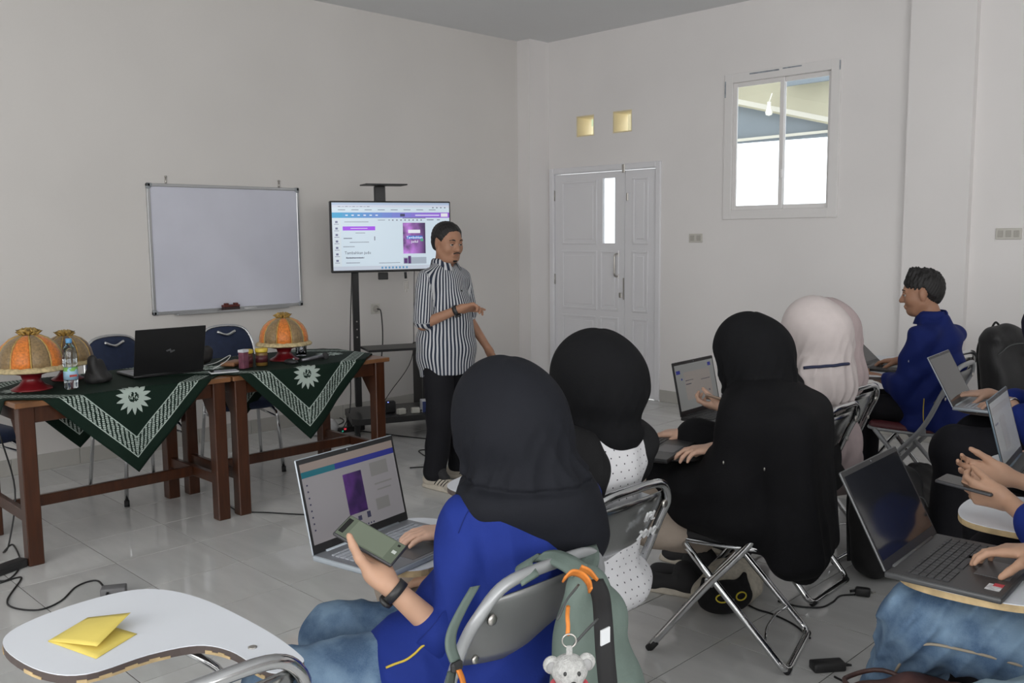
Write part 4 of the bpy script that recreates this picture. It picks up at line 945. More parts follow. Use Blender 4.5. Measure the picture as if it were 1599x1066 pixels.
# ---- cables and adapters on the floor
CBL = mat('black_cable_skin', (.012, .012, .013), .5)
def cable(label, pts, r=.0035, zz=None, group='black cables on the floor'):
    P = [at(x_, y_, (zz[i] if zz else r)) if len(q_) == 2 else Vector(q_) for i, q_ in enumerate(pts) for (x_, y_) in [q_[:2]]]
    return tag(MB().tube(spline(P, 6), r, 6).build('cable', CBL), label, 'cable', group)
cable('black cable curling on the floor beside the left table leg to the grey adapter', [(0, 1000-90), (25, 902), (33, 904), (12, 935), (20, 948), (60, 952), (95, 938), (120, 915), (150, 906), (164, 918)], .004)
cable('black cable hanging below the left table to the floor', [Vector((-4.75, 1.30, .60)), Vector((-4.78, 1.36, .30)), Vector((-4.72, 1.30, .06)), at(5, 862, .004), at(20, 850, .004), at(32, 880, .004), at(12, 905, .004), at(-20, 905, .004)], .004)
cable('black cable across the floor from the table legs to the laptop', [(345, 780), (372, 797), (420, 800), (470, 803), (540, 806)], .004)
cable('black cable on the floor in front of the man in striped shirt', [(640, 730), (655, 729), (690, 727), (672, 716), (658, 708), (655, 703), (672, 702), (690, 704)], .004)
cable('black cable along the floor below the television stand', [(540, 672), (565, 673), (600, 677), (640, 682), (680, 686), (720, 690), (765, 700)], .004)
cable('black coiled cable on the floor under the television stand', [(515+22*math.cos(a), 657+7*math.sin(a)) for a in [i*.8 for i in range(22)]], .004)
cable('black power cord from the wall socket down behind the stand', [Vector((XL+.03, 4.705, .89)), Vector((XL+.09, 4.70, .86)), Vector((XL+.10, 4.70, .6)), Vector((XL+.06, 4.68, .3)), Vector((XL+.05, 4.62, .02)), Vector((-6.1, 4.4, .006))], .005)
cable('thin cord hanging from the television to the floor', [in_stand(-.02, .17, 1.25), in_stand(-.03, .16, .9), in_stand(-.08, .15, .55), in_stand(-.10, -.02, .30), in_stand(-.08, -.10, .20)], .003)
cable('black cord hanging along the left upright of the television stand', [in_stand(-.08, -.30, 1.25), in_stand(-.06, -.325, .9), in_stand(-.05, -.34, .6), in_stand(-.02, -.36, .2), in_stand(.05, -.47, .006)], .004)
cable('black cable from the charger under the black-robed woman', [(1265, 996), (1240, 975), (1205, 958), (1180, 950), (1140, 930), (1090, 915), (1040, 912), (1000, 920)], .004)
cable('black cable running to the plug at the right', [(1215, 938), (1245, 946), (1280, 948), (1300, 940), (1312, 930), (1335, 928)], .004)
cable('black charger cable leading out at the lower right', [(1303, 1056), (1320, 1066), (1335, 1085)], .004)
t = thing('charger_brick', 'black charger brick on the floor at the lower right', 'charger', at(1292, 1045, 0), R(52)); MB().box((0, 0, .0155), (.115, .052, .031), b=.006, seg=2).build('brick', BLK, t); MB().tube([(.055, .0, .015), (.085, -.004, .012)], [.008, .004], 8).build('cord_grip', CBL, t)
t = thing('plug_block', 'black plug on the floor beside the black bag', 'plug', at(1347, 930, 0), R(20)); MB().box((0, 0, .018), (.06, .035, .035), b=.008, seg=2).build('plug_body', BLK, t); MB().tube([(-.03, 0, .018), (-.05, 0, .012)], .006, 8).build('cord_grip', CBL, t); 
for s in (-1, 1): MB().tube([(.03, s*.009, .02), (.05, s*.009, .02)], .0022, 6).build('prong', STEEL, t)
t = thing('charger_brick', 'grey charger box on the floor behind the white tablet', 'charger', at(178, 928, 0), R(60)); MB().box((0, 0, .018), (.10, .06, .036), b=.005, seg=2).build('brick', mat('grey_brick', (.16, .16, .165), .5), t); MB().tube([(-.02, -.03, .02), (-.02, -.055, .022)], [.006, .004], 8).build('cord_grip', CBL, t)
t = thing('power_strip', 'black power strip with red and green lights under the table end', 'power strip', at(548, 673, 0), R(80)); MB().box((0, 0, .02), (.22, .055, .04), b=.006).build('housing', BLK, t); MB().box((-.06, -.0285, .03), (.018, .002, .014)).build('red_light', emi('red_led', (.9, .05, .08), .6), t); MB().box((-.085, -.0285, .016), (.018, .002, .012)).build('green_light', emi('green_led', (.05, .6, .4), .5), t)
t = thing('power_strip', 'black power strip lying at the left edge under the table', 'power strip', at(2, 896, 0), R(110)); MB().box((0, 0, .02), (.24, .06, .04), b=.008).build('housing', BLK, t); MB().tube([(.12, 0, .02), (.15, 0, .012)], .006, 8).build('cord_grip', CBL, t)
wbg = soft_bag('white plastic bag on the floor behind the table leg', 'plastic_bag', at(508, 676, 0), R(30), mat('white_plastic_bag', (.62, .62, .63), .5), [((0, 0, .03), (.10, .14, .05)), ((.02, .05, .06), (.05, .06, .04))], 'bag')
# ================================================================== PEOPLE
SKIN = mat('skin', (.46, .275, .185), .5, noise=(22, .05), spec=.35); SKIN2 = mat('skin_light', (.54, .34, .25), .5, noise=(22, .05), spec=.35)
SKIN3 = mat('skin_warm', (.36, .19, .12), .5, noise=(22, .05), spec=.35)
for s_ in (SKIN, SKIN2, SKIN3): s_.node_tree.nodes['Principled BSDF'].inputs['Subsurface Weight'].default_value = .08; s_.node_tree.nodes['Principled BSDF'].inputs['Subsurface Radius'].default_value = (.012, .005, .003)
def fabric(n, c, rough=.85, sh=.0, b=(220, .25, .002), nz=(25, .035)): return mat(n, c, rough, noise=nz, bump=b, sheen=sh, spec=.16)
HIJ_K = fabric('charcoal_black_scarf', (.0105, .0115, .0155), .8); HIJ_K2 = fabric('black_scarf', (.0062, .0064, .0075), .85); ROBE = fabric('black_robe', (.0062, .0062, .0074), .85)
HIJ_W = fabric('off_white_scarf', (.56, .50, .49), .85); PINK = fabric('dusty_pink_cloth', (.47, .385, .385), .85); HIJ_N = fabric('navy_black_scarf', (.016, .016, .03), .85)
BLUE = fabric('royal_blue_twill', (.012, .028, .19), .75, .0); BLUE2 = fabric('deep_blue_shirt', (.010, .020, .125), .75); BLACKC = fabric('black_knit', (.013, .013, .014), .9)
BEIGE = fabric('beige_skirt', (.36, .30, .25), .85); TROUS = fabric('black_trousers', (.012, .012, .015), .8)
YEL = mat('yellow_piping', (.55, .40, .04), .6)
DEN = mat('blue_denim', (.10, .20, .36), .85, spec=.2); k = NT(DEN); v = k.coord(); n1 = k.noise(v, 14, 8); n2 = k.noise(v, 350, 2)
fd = k.m('MINIMUM', k.m('MAXIMUM', k.m('MULTIPLY_ADD', n1, 3.6, -1.35), 0.0), 1.0); c1 = k.mix(fd, (.035, .080, .165, 1), (.15, .235, .34, 1)); k.out(k.mix(k.m('MULTIPLY', n2, .3), c1, (.26, .34, .42, 1)))
DENL = mat('pale_denim', (.19, .265, .32), .85, noise=(12, .12), spec=.2)
DOT = mat('white_dotted_cotton', (.66, .66, .67), .85, spec=.2); k = NT(DOT); v = k.coord()
sp_ = k.sep(v); yy_ = k.m('DIVIDE', sp_[1], .030); zz_ = k.m('DIVIDE', sp_[2], .021)
row_ = k.m('FLOOR', zz_); yy_ = k.m('ADD', yy_, k.m('MULTIPLY', k.m('MODULO', k.m('ABSOLUTE', row_), 2.0), .5))
ux_ = k.m('MULTIPLY', k.m('SUBTRACT', k.m('FRACT', yy_), .5), .030); uz_ = k.m('MULTIPLY', k.m('SUBTRACT', k.m('FRACT', zz_), .5), .021)
dd_ = k.m('SQRT', k.m('ADD', k.m('MULTIPLY', ux_, ux_), k.m('MULTIPLY', uz_, uz_)))
k.out(k.mix(k.m('LESS_THAN', dd_, .0023), (.64, .64, .66, 1), (.05, .05, .06, 1)))
STR = mat('striped_shirt_cotton', (.5, .5, .5), .8, spec=.2); k = NT(STR); uvn = k.uv('stripe'); sx_ = k.sep(uvn)[0]
pp = k.m('FRACT', k.m('MULTIPLY', sx_, 1/.0195)); k.out(k.mix(k.m('LESS_THAN', pp, .52), (.55, .56, .58, 1), (.028, .036, .06, 1)))
HAIR = mat('black_hair', (.010, .009, .009), .5, bump=(260, .6, .004), spec=.4)
EYEW = mat('eye_white', (.42, .38, .35), .3); EYED = mat('dark_iris', (.015, .008, .006), .15); LIP = mat('lip_tone', (.27, .115, .085), .5)
SHOE_W = mat('cream_sneaker', (.55, .50, .42), .6, noise=(30, .08)); SHOE_K = mat('black_knit_shoe', (.02, .02, .022), .8)

def v3(*a): return np.array(a, dtype=float)
def RM(rot): return np.array(Euler(rot).to_matrix())
def add_head(S, c, rot=(0, 0, 0), s=1.0):
    c = np.array(c, float); M = RM(rot); T = lambda *p: c+M@(np.array(p, float)*s); r = lambda *q: tuple(np.array(q)*s)
    S.ell(T(-.012, 0, .030), r(.096, .076, .082), .02, rot=rot); S.ell(T(.018, 0, -.028), r(.068, .060, .088), .03, rot=rot)
    S.ell(T(.050, 0, -.092), r(.030, .034, .024), .03, rot=rot)
    for y in (-1, 1):
        S.ell(T(.048, y*.040, -.028), r(.030, .026, .030), .03, rot=rot); S.cap(T(.0, y*.058, -.05), T(.035, y*.040, -.088), .018*s, .018*s, .03)
    S.cap(T(.079, -.034, .022), T(.079, .034, .022), .011*s, .011*s, .018)
    for y in (-1, 1): S.ell(T(.097, y*.031, .003), r(.020, .018, .011), .012, 's', rot)
    S.cap(T(.084, 0, .006), T(.103, 0, -.030), .0085*s, .0125*s, .012)
    for y in (-1, 1): S.ell(T(.094, y*.0125, -.034), r(.010, .009, .008), .008, rot=rot)
    S.cap(T(.083, -.019, -.0585), T(.083, .019, -.0585), .0075*s, .0075*s, .008); S.cap(T(.082, -.016, -.0685), T(.082, .016, -.0685), .008*s, .008*s, .008)
    for y in (-1, 1): S.ell(T(-.008, y*.079, -.004), r(.019, .009, .033), .008, rot=(rot[0], rot[1], rot[2]+y*.35))
def hand(S, w_, d, n, left, curls=((.25, .45, .3),)*4, thumb=(.75, .5, .25), s=1.0, spread=.10, tc=.35):
    """five fingers from a wrist; d fingers' direction, n where the palm faces; returns finger tips"""
    w_ = np.array(w_, float); d = np.array(d, float); d /= np.linalg.norm(d); n = np.array(n, float); n -= d*(n@d); n /= np.linalg.norm(n)
    t = np.cross(d, n)*(-1 if left else 1); s *= .98
    offs = (.030, .0105, -.0095, -.028); lens = (.070, .078, .072, .056); kn = (.086, .089, .084, .076); tips = []
    for i in range(4):
        K = w_+(d*kn[i]+t*offs[i]+n*(-.002))*s
        S.cap(w_+(d*.012+t*offs[i]*.55)*s, K, .0150*s, .0115*s, .014)
        a = 0; p = K; fd_ = d*math.cos(spread*(1-i*.66))+t*math.sin(spread*(1-i*.66)); seg = (.44, .31, .25); rr = (.0098, .0086, .0078, .0066)
        for q in range(3):
            a += curls[i][q]; nd = fd_*math.cos(a)+n*math.sin(a); p2 = p+nd*lens[i]*seg[q]*s
            S.cap(p, p2, rr[q]*s*(.92 if i == 3 else 1), rr[q+1]*s*(.92 if i == 3 else 1), .004); p = p2
        tips.append(p)
    b = w_+(d*.022+t*.022+n*.004)*s; td = t*thumb[0]+d*thumb[1]+n*thumb[2]; td /= np.linalg.norm(td); p1 = b+td*.046*s
    S.cap(w_+(d*.015+t*.008)*s, b, .015*s, .0155*s, .016); S.cap(b, p1, .0155*s, .0115*s, .012)
    td2 = td*(1-tc)+d*.6*tc+n*.5*tc; td2 /= np.linalg.norm(td2); p2 = p1+td2*.033*s; S.cap(p1, p2, .0112*s, .0098*s, .005)
    td3 = td2*.8+d*.25+n*.2; td3 /= np.linalg.norm(td3); S.cap(p2, p2+td3*.024*s, .0098*s, .0078*s, .004)
    S.cap(w_, w_+d*.02*s, .0215*s, .020*s, .018, sq=(n, .72)); tips.append(p2+td3*.024*s); return tips
class Person:
    """x forward, y to the person's left; joints in that frame"""
    def __init__(s, label, loc, rz, **J):
        s.t = thing('person', label, 'person', loc, rz); s.loc = Vector(loc); s.rz = rz
        s.J = dict(pelvis=(-.08, 0, .555), chest=(-.06, 0, .80), neck=(-.045, 0, .965), head=(-.01, 0, 1.095), shL=(-.055, .165, .895), shR=(-.055, -.165, .895),
                   elL=(.02, .215, .66), elR=(.02, -.215, .66), wrL=(.24, .13, .72), wrR=(.24, -.13, .72), hipL=(-.07, .088, .535), hipR=(-.07, -.088, .535),
                   knL=(.37, .115, .52), knR=(.37, -.115, .52), anL=(.36, .12, .09), anR=(.36, -.12, .09))
        for k_, v_ in J.items():
            if isinstance(v_, Vector): v_ = s.lo(v_)
            s.J[k_] = tuple(v_)
        for k_ in s.J: s.J[k_] = np.array(s.J[k_], float)
    def lo(s, w_):
        return tuple(Matrix.Rotation(-s.rz, 3, 'Z') @ (Vector(w_)-s.loc))
    def dir(s, w_): return np.array(Matrix.Rotation(-s.rz, 3, 'Z') @ Vector(w_))
    def torso(s, S, i=0.0, k=.06):
        J = s.J; S.ell(J['pelvis'], (.118+i, .158+i, .115+i), k); S.ell(J['chest'], (.100+i, .142+i, .17+i), k)
        m_ = (J['pelvis']+J['chest'])/2; S.ell(m_, (.10+i, .138+i, .15+i), k)
        S.cap(J['shL']*.82+J['shR']*.18, J['shR']*.82+J['shL']*.18, .052+i, .052+i, k); S.cap((J['shL']+J['shR'])/2, J['neck'], .085+i*.5, .052+i*.5, k)
    def arm(s, S, sd, i=0.0, end=1.0, k=.03, r=(.050, .042, .040, .026)):
        J = s.J; a, b, c = J['sh'+sd], J['el'+sd], J['wr'+sd]; S.cap(a, b, r[0]+i, r[1]+i, k)
        if end > 0: e = b+(c-b)*end; S.cap(b, e, r[2]+i, r[2]+(r[3]-r[2])*end+i, k)
    def leg(s, S, sd, i=0.0, end=1.0, k=.04, r=(.085, .062, .055, .038)):
        J = s.J; a, b, c = J['hip'+sd], J['kn'+sd], J['an'+sd]; S.cap(a, b, r[0]+i, r[1]+i, k); e = b+(c-b)*end; S.cap(b, e, r[2]+i+.004, r[2]+(r[3]-r[2])*end+i, k)
    def body(s, skin, h=.0055, hands={}, legs=False, rot=(0, 0, 0), hs=1.0, neck=.050, armr=(.042, .036, .034, .0225), face=True):
        S = SDF(); J = s.J; s.torso(S, -.014); S.cap(J['neck']+v3(-.01, 0, -.03), J['head']+v3(-.022, 0, -.05), neck, neck*.95, .02)
        add_head(S, J['head'], rot, hs)
        for sd in 'LR':
            s.arm(S, sd, 0, 1.0, .02, armr)
            hd_ = hands.get(sd)
            if hd_: s.__dict__['tips'+sd] = hand(S, J['wr'+sd], left=(sd == 'L'), **hd_)
            else: hand(S, J['wr'+sd], J['wr'+sd]-J['el'+sd]+v3(0, 0, .0), v3(0, 0, -1), sd == 'L')
            if legs: s.leg(S, sd, -.016)
        s.b = soft('body', S, h, skin, s.t); return s.b
    def garment(s, name, S, h, m_, parent=None): return soft(name, S, h, m_, parent or s.t)
    def eyes(s, rot=(0, 0, 0), sc_=1.0, brow=True):
        M = RM(rot); c = s.J['head']; T = lambda *p: tuple(c+M@(np.array(p, float)*sc_))
        for y in (-1, 1):
            MB().sphere(T(.0755, y*.031, .0), .0120*sc_).build('eyeball', EYEW, s.b); MB().sphere(T(.0828, y*.0315, .0), .0070*sc_).build('iris', EYED, s.b)
            MB().tube(spline([T(.0800, y*.017, .0055), T(.0868, y*.031, .0080), T(.0790, y*.046, .0045)], 4), [.0035, .0045, .005, .0055, .0058, .0055, .005, .0045, .003], 6).build('eyelid', s.b.data.materials[0], s.b)
            if brow: MB().tube(spline([T(.091, y*.014, .0225), T(.0895, y*.031, .0275), T(.077, y*.050, .022)], 5), [.002, .003, .0035, .0038, .0038, .0038, .0036, .0033, .003, .0025, .0015], 6).build('eyebrow', HAIR, s.b)
        MB().tube(spline([T(.080, -.022, -.0625), T(.0895, -.008, -.0615), T(.0905, 0, -.0625), T(.0895, .008, -.0615), T(.080, .022, -.0625)], 3), [.001]+[.0035]*11+[.001], 6).build('lips', LIP, s.b)
def crs(P, d, f, a, ph=0.0, d2=(0, 0, 1), w_=1.2):
    d = np.array(d, float); d2 = np.array(d2, float)
    return a*(np.abs(np.sin((P@d)*f+ph+w_*np.sin((P@d2)*f*.4+ph)))-.6)
def surf(p, o_, x, y, out=.002):
    """the point of a garment's surface that the photograph shows at (x, y), in the person's frame"""
    d = Matrix.Rotation(-p.rz, 3, 'Z') @ ray(x, y).normalized(); o0 = Vector(p.lo(Vector((0, 0, CAMH))))
    hit, loc, nor, _ = o_.ray_cast(o0, d)
    return tuple(loc+nor*out) if hit else None
def line_on(p, o_, pts, r, name, m_, out=None):
    P = [q for q in (surf(p, o_, x, y, r*.4 if out is None else out) for x, y in pts) if q]
    if len(P) > 1: return MB().tube(spline(P, 4), r, 6).build(name, m_, o_)
def wr(P, d, f, a, ph=0.0, d2=(0, 0, 1), w_=1.2):
    """a family of soft creases running across direction d"""
    d = np.array(d, float); d2 = np.array(d2, float)
    return a*np.sin((P@d)*f+ph+w_*np.sin((P@d2)*f*.31+ph*1.7))
def hijab(p, m_, h=.006, R0=(.136, .118, .146), dz=.0, back=True, cape=.16, fill=0.0, drop=.16, rot=(0, 0, 0), gather=True, fold=.004, bib=True, extra=None, parent=None, open_=True, groove=None, hem=None):
    J = p.J; S = SDF(); H = J['head']; N = J['neck']; M = RM(rot)
    S.ell(H+M@v3(-.012, 0, .008+dz), R0, .04, rot=rot); S.ell(H+M@v3(-.055, 0, -.015), (.085, R0[1]*.86, .10), .05)
    S.ell(H+M@v3(.035, 0, -.07), (.070, .072, .055), .05, rot=rot)
    S.cap(H+v3(-.015, 0, -.05), N+v3(-.0, 0, .0), R0[1]*.93, .098, .05)
    a, b = J['shL'], J['shR']; c = (a+b)/2
    if fill: S.cap(H+v3(-.035, 0, -.01), N+v3(-.075, 0, -.07), R0[1]*.98, fill, .05)
    if cape > 0: S.cap(c+(a-b)*cape*1.5, c-(a-b)*cape*1.5, .082, .082, .06)
    if bib: S.ell(N+v3(.075, 0, -.075), (.085, .13, .12), .06)
    if back: S.ell(N+v3(-.07, 0, -drop*.5), (.065, .15, drop*.75), .06)
    if extra: extra(S)
    if open_: S.ell(H+M@v3(.128, 0, -.012), (.062, .058, .080), .02, 's', rot=rot)
    def disp(P):
        q = P-H.astype(np.float32); th = np.arctan2(q[:, 1], q[:, 0]+.02); z = q[:, 2]; g_ = np.clip((.05-z)/.20, 0, 1)
        w1_ = th*5.5+z*9+1.3*np.sin(z*13+th*2); w2_ = th*9.5-z*15+1.1*np.sin(z*21-th)
        if hem is not None: g_ = g_*np.clip((z-hem)/.05, 0, 1)
        gv = .010*np.exp(-((P[:, 2]-groove-.06*(P[:, 0]-H[0]))/.007)**2) if groove else 0.0
        return gv+g_*fold*(1.7*(np.abs(np.sin(w1_))-.64)+1.0*(np.abs(np.sin(w2_))-.64)) + (1-g_)*.0016*np.sin(th*3+z*26)
    S.disp = disp; S.dmax = fold*1.8+(.010 if groove else 0)
    return p.garment('headscarf', S, h, m_, parent)
def shoe(p, name, sd, m_, fwd, L=.25, sole=None):
    a = p.J['an'+sd]; S = SDF(); f_ = np.array(fwd, float); f_ /= np.linalg.norm(f_); a0 = v3(a[0], a[1], 0)
    S.cap(a0+v3(0, 0, .045)-f_*.045, a0+f_*(L-.095)+v3(0, 0, .035), .042, .035, .02, sq=(0*f_+v3(0, 0, 1), .85)); S.cap(a0+v3(0, 0, .06)-f_*.02, a0+v3(0, 0, .10), .042, .044, .03)
    S.ell(a0+f_*(L-.12)+v3(0, 0, .03), (.055, .048, .032), .02); S.cut((0, 0, .012), (0, 0, -1)); o_ = p.garment(name, S, .006, m_)
    S2 = SDF(); S2.cap(a0-f_*.05, a0+f_*(L-.09), .043, .046, .02); S2.cut((0, 0, .028), (0, 0, 1)); S2.cut((0, 0, .0), (0, 0, -1)); p.garment('sole', S2, .005, sole or SHOE_W, o_); return o_

# ------------------------------------------------------------------ the speaker in the striped shirt
def speaker():
    p = Person('standing man in striped shirt and black trousers speaking with raised hand', (-4.15, 3.60, 0), R(8),
        pelvis=(-.02, 0, .87), chest=(-.015, 0, 1.13), neck=(-.015, 0, 1.325), head=(.02, -.005, 1.462), shL=(-.02, .165, 1.25), shR=(-.015, -.168, 1.25),
        elL=(-.03, .225, 1.00), elR=(.0, -.215, .995), wrL=(.085, .285, .80), wrR=(.20, -.115, 1.085), hipL=(-.02, .085, .84), hipR=(-.02, -.085, .84),
        knL=(.015, .10, .45), knR=(.03, -.105, .45), anL=(-.04, .13, .08), anR=(-.01, -.13, .08))
    rot = (0, R(8), R(-12))
    J = p.J
    p.body(SKIN3, .005, dict(R=dict(d=(.55, .75, .12), n=(.5, -.2, -.8), curls=((.12, .2, .15), (.55, .7, .5), (.7, .8, .6), (.8, .8, .6)), thumb=(.35, .75, -.1)),
                             L=dict(d=(.35, .12, -.9), n=(-.3, -.9, -.1), curls=((.3, .4, .3),)*4)), rot=rot, hs=.99, neck=.056)
    p.eyes(rot, .99)
    M = RM(rot); T = lambda *q: J['head']+M@np.array(q, float)
    S = SDF(); S.ell(T(-.018, 0, .040), (.101, .083, .084), .02, rot=rot); S.ell(T(-.05, 0, -.01), (.062, .070, .070), .03, rot=rot)
    S.ell(T(.112, 0, -.02), (.085, .13, .108), .02, 's', rot=rot); S.ell(T(.03, 0, -.12), (.2, .2, .07), .02, 's', rot=rot)
    for y in (-1, 1): S.ell(T(.0, y*.095, -.015), (.04, .03, .045), .01, 's', rot=rot); S.ell(T(.088, y*.048, .072), (.03, .028, .03), .01, 's', rot=rot)
    S.disp = lambda P: .0018*np.sin(P[:, 1]*260+P[:, 2]*120)*np.sin(P[:, 0]*240+P[:, 2]*90); S.dmax = .002
    p.garment('hair', S, .004, HAIR, p.b)
    for pts, r_ in (([(.092, -.024, -.053), (.0985, -.008, -.048), (.0985, .008, -.048), (.092, .024, -.053)], .0032), ([(.078, -.012, -.098), (.082, 0, -.100), (.078, .012, -.098)], .006)):
        MB().tube(spline([tuple(T(*q)) for q in pts], 4), r_, 6).build('moustache' if r_ < .005 else 'goatee', HAIR, p.b)
    # shirt
    S = SDF(); p.torso(S, .020, .06); S.cap((.0, 0, 1.05), (-.01, 0, .82), .128, .150, .06, sq=((0, 1, 0), 1.24)); S.cap((-.01, 0, .82), (-.01, 0, .70), .150, .150, .05, sq=((0, 1, 0), 1.24))
    for sd in 'LR': S.cap(J['sh'+sd], J['el'+sd]*.90+J['sh'+sd]*.10, .054, .062, .03)
    S.ell(J['head']+v3(.0, 0, -.07), (.075, .07, .075), .02, 's'); S.cut((0, 0, .675), (.12, 0, -1))
    eR, eL = J['elR'], J['elL']
    def disp(P):
        return wr(P, (0, .3, 1), 42, .0030, .4, (1, 1, 0))*np.clip((1.2-P[:, 2])*3, 0, 1)+wr(P, (.7, .7, .5), 55, .0022, 2.)
    S.disp = disp; S.dmax = .006
    o_ = p.garment('striped_shirt', S, .0065, STR)
    # stripes run down the cloth: a cloth coordinate around the body and around each sleeve
    me = o_.data; n = len(me.vertices); co = np.empty(n*3, np.float32); me.vertices.foreach_get('co', co); co = co.reshape(-1, 3)
    tt = np.arctan2(co[:, 1]/.175, (co[:, 0]+.01)/.125); u_ = .150*tt+.0125*np.sin(2*tt)
    for sd in 'LR':
        a, b = J['sh'+sd], J['el'+sd]; ab = (b-a); L2 = ab@ab; q = co-a; t_ = np.clip((q@ab)/L2, 0, 1); dd = np.linalg.norm(q-t_[:, None]*ab, axis=1); q2_ = q-t_[:, None]*ab
        arm_ = (np.abs(co[:, 1]) > .195-.03*np.clip((1.25-co[:, 2])/.2, 0, 1)) & (np.sign(co[:, 1]) == np.sign(a[1])) & (dd < .085) & (co[:, 2] > 1.0); ua = np.arctan2(q2_[:, 1], q2_[:, 0])*.068; u_ = np.where(arm_, ua, u_)
    ul = me.uv_layers.new(name='stripe'); li = np.empty(len(me.loops), np.int32); me.loops.foreach_get('vertex_index', li)
    arr = np.zeros((len(li), 2), np.float32); arr[:, 0] = u_[li]; arr[:, 1] = co[li, 2]
    # keep faces from straddling the seam at the back
    ls = arr[:, 0].reshape(-1, 4); mx = ls.max(1, keepdims=True); per = 2*math.pi*.150; ls = np.where((mx-ls) > .5, ls+per, ls); arr[:, 0] = ls.ravel()
    ul.data.foreach_set('uv', arr.ravel())
    for sg in (-1, 1):   # collar
        c0 = J['neck']+v3(-.01, 0, .012); P = []
        for i in range(9):
            a = R(178)-i*R(178-22)/8; cs, sn = math.cos(a), math.sin(a)*sg
            P.append([tuple(c0+v3(cs*.062+.004, sn*.064, .030)), tuple(c0+v3(cs*.072+.006, sn*.074, .020)), tuple(c0+v3(cs*(.086+.016*(i > 6))+.012, sn*(.088+.01*(i > 5)), -.022-.018*(i/8)**2))])
        cl = MB().grid(P).build('collar', STR, o_); sm = cl.modifiers.new('t', 'SOLIDIFY'); sm.thickness = .003
        ul = cl.data.uv_layers.new(name='stripe')
        for lp in cl.data.loops: ul.data[lp.index].uv = ((lp.vertex_index // 3)*.0195, 0)
    for z in (.78, .88, .98, 1.08, 1.18):
        MB().lathe([(.005, 0), (.005, .002), (.001, .003)], 8, Matrix.Translation((.142 if z < .95 else .128-.012*(z > 1.1), .0, z)) @ Matrix.Rotation(R(90), 4, 'Y')).build('button', BLK, o_)
    # trousers
    S = SDF()
    for sd in 'LR': p.leg(S, sd, .012, .96, .04, (.088, .070, .066, .056))
    S.ell(J['pelvis']+v3(0, 0, -.04), (.115, .165, .11), .05); S.disp = lambda P: wr(P, (0, 0, 1), 38, .003, 1., (1, .6, 0), 1.8)*np.clip((.75-P[:, 2])*2, .2, 1); S.dmax = .004; S.cut((0, 0, .055), (0, 0, -1))
    p.garment('trousers', S, .008, TROUS)
    for sd in 'LR':
        f_ = (1, .12 if sd == 'L' else -.08, 0); so_ = shoe(p, 'sneaker', sd, SHOE_W, f_, .275)
        a = J['an'+sd]
        bpy.context.view_layer.update(); bpy.context.evaluated_depsgraph_get()
        for i in range(4):
            P = []
            for q in range(5):
                hit, lc, nr, _ = so_.ray_cast(Vector((a[0]+.035+.026*i+.008*q, a[1]-.3, .036+.010*q)), Vector((0, 1, 0)))
                if hit: P.append(lc+nr*.001)
            if len(P) > 1: MB().tube(P, .0032, 6).build('stripe', SHOE_K, so_)
        S2 = SDF(); S2.ell((a[0]+.03, a[1], .105), (.055, .040, .035), .02); S2.cap((a[0], a[1], .09), (a[0]+.09, a[1], .072), .035, .026, .02); p.garment('tongue', S2, .005, SHOE_K, so_)
    wa = J['wrR']; e_ = J['elR']; d = (wa-e_)/np.linalg.norm(wa-e_); c = wa-d*.028; M_ = Matrix.Translation(c) @ Vector(d).to_track_quat('Z', 'Y').to_matrix().to_4x4()
    wt = MB().lathe([(.029, -.012), (.031, -.012), (.031, .012), (.029, .012), (.029, -.012)], 24, M_).build('watch_strap', BLK, p.t); wt['label'] = 'black wristwatch'
    MB().lathe([(.019, 0), (.019, .009), (.016, .011), (.001, .011)], 18, M_ @ Matrix.Translation((0, -.030, 0)) @ Matrix.Rotation(R(90), 4, 'X')).build('watch_case', BLK, wt)
speaker()
# ------------------------------------------------------------------ the audience (sitters face the left wall: their x runs to -X)
def W(x, y, z): return Vector((x, y, z))
def phone(label, c, rot, case, scr_m, parts=()):
    t = thing('smartphone', label, 'phone', c); t.rotation_euler = rot
    MB().box((0, 0, 0), (.156, .076, .009), b=.004, seg=2).build('case', case, t); s_ = MB().box((0, 0, .0048), (.148, .068, .0008)).build('screen', scr_m, t)
    MB().box((-.062, .02, -.0055), (.025, .025, .003), b=.001).build('camera_bump', case, t)
    for (x_, y_, w_, h_, m_) in parts: MB().box((x_, y_, .0054), (w_, h_, .0004)).build('screen_graphic', m_, s_)
    return t
def wristband(p, sd, off, m_, name='watch_strap', r=.0285, w_=.010, case=True, lab=None):
    wa, e_ = p.J['wr'+sd], p.J['el'+sd]; d = (wa-e_)/np.linalg.norm(wa-e_); c = wa-d*off
    M_ = Matrix.Translation(c) @ Vector(d).to_track_quat('Z', 'Y').to_matrix().to_4x4()
    o_ = MB().lathe([(r-.002, -w_), (r+.001, -w_), (r+.001, w_), (r-.002, w_), (r-.002, -w_)], 24, M_).build(name, m_, p.t)
    if lab: o_['label'] = lab
    if case: MB().lathe([(.017, 0), (.017, .008), (.014, .010), (.001, .010)], 16, M_ @ Matrix.Translation((0, -r, 0)) @ Matrix.Rotation(R(90), 4, 'X')).build('watch_case', m_, o_)
    return o_
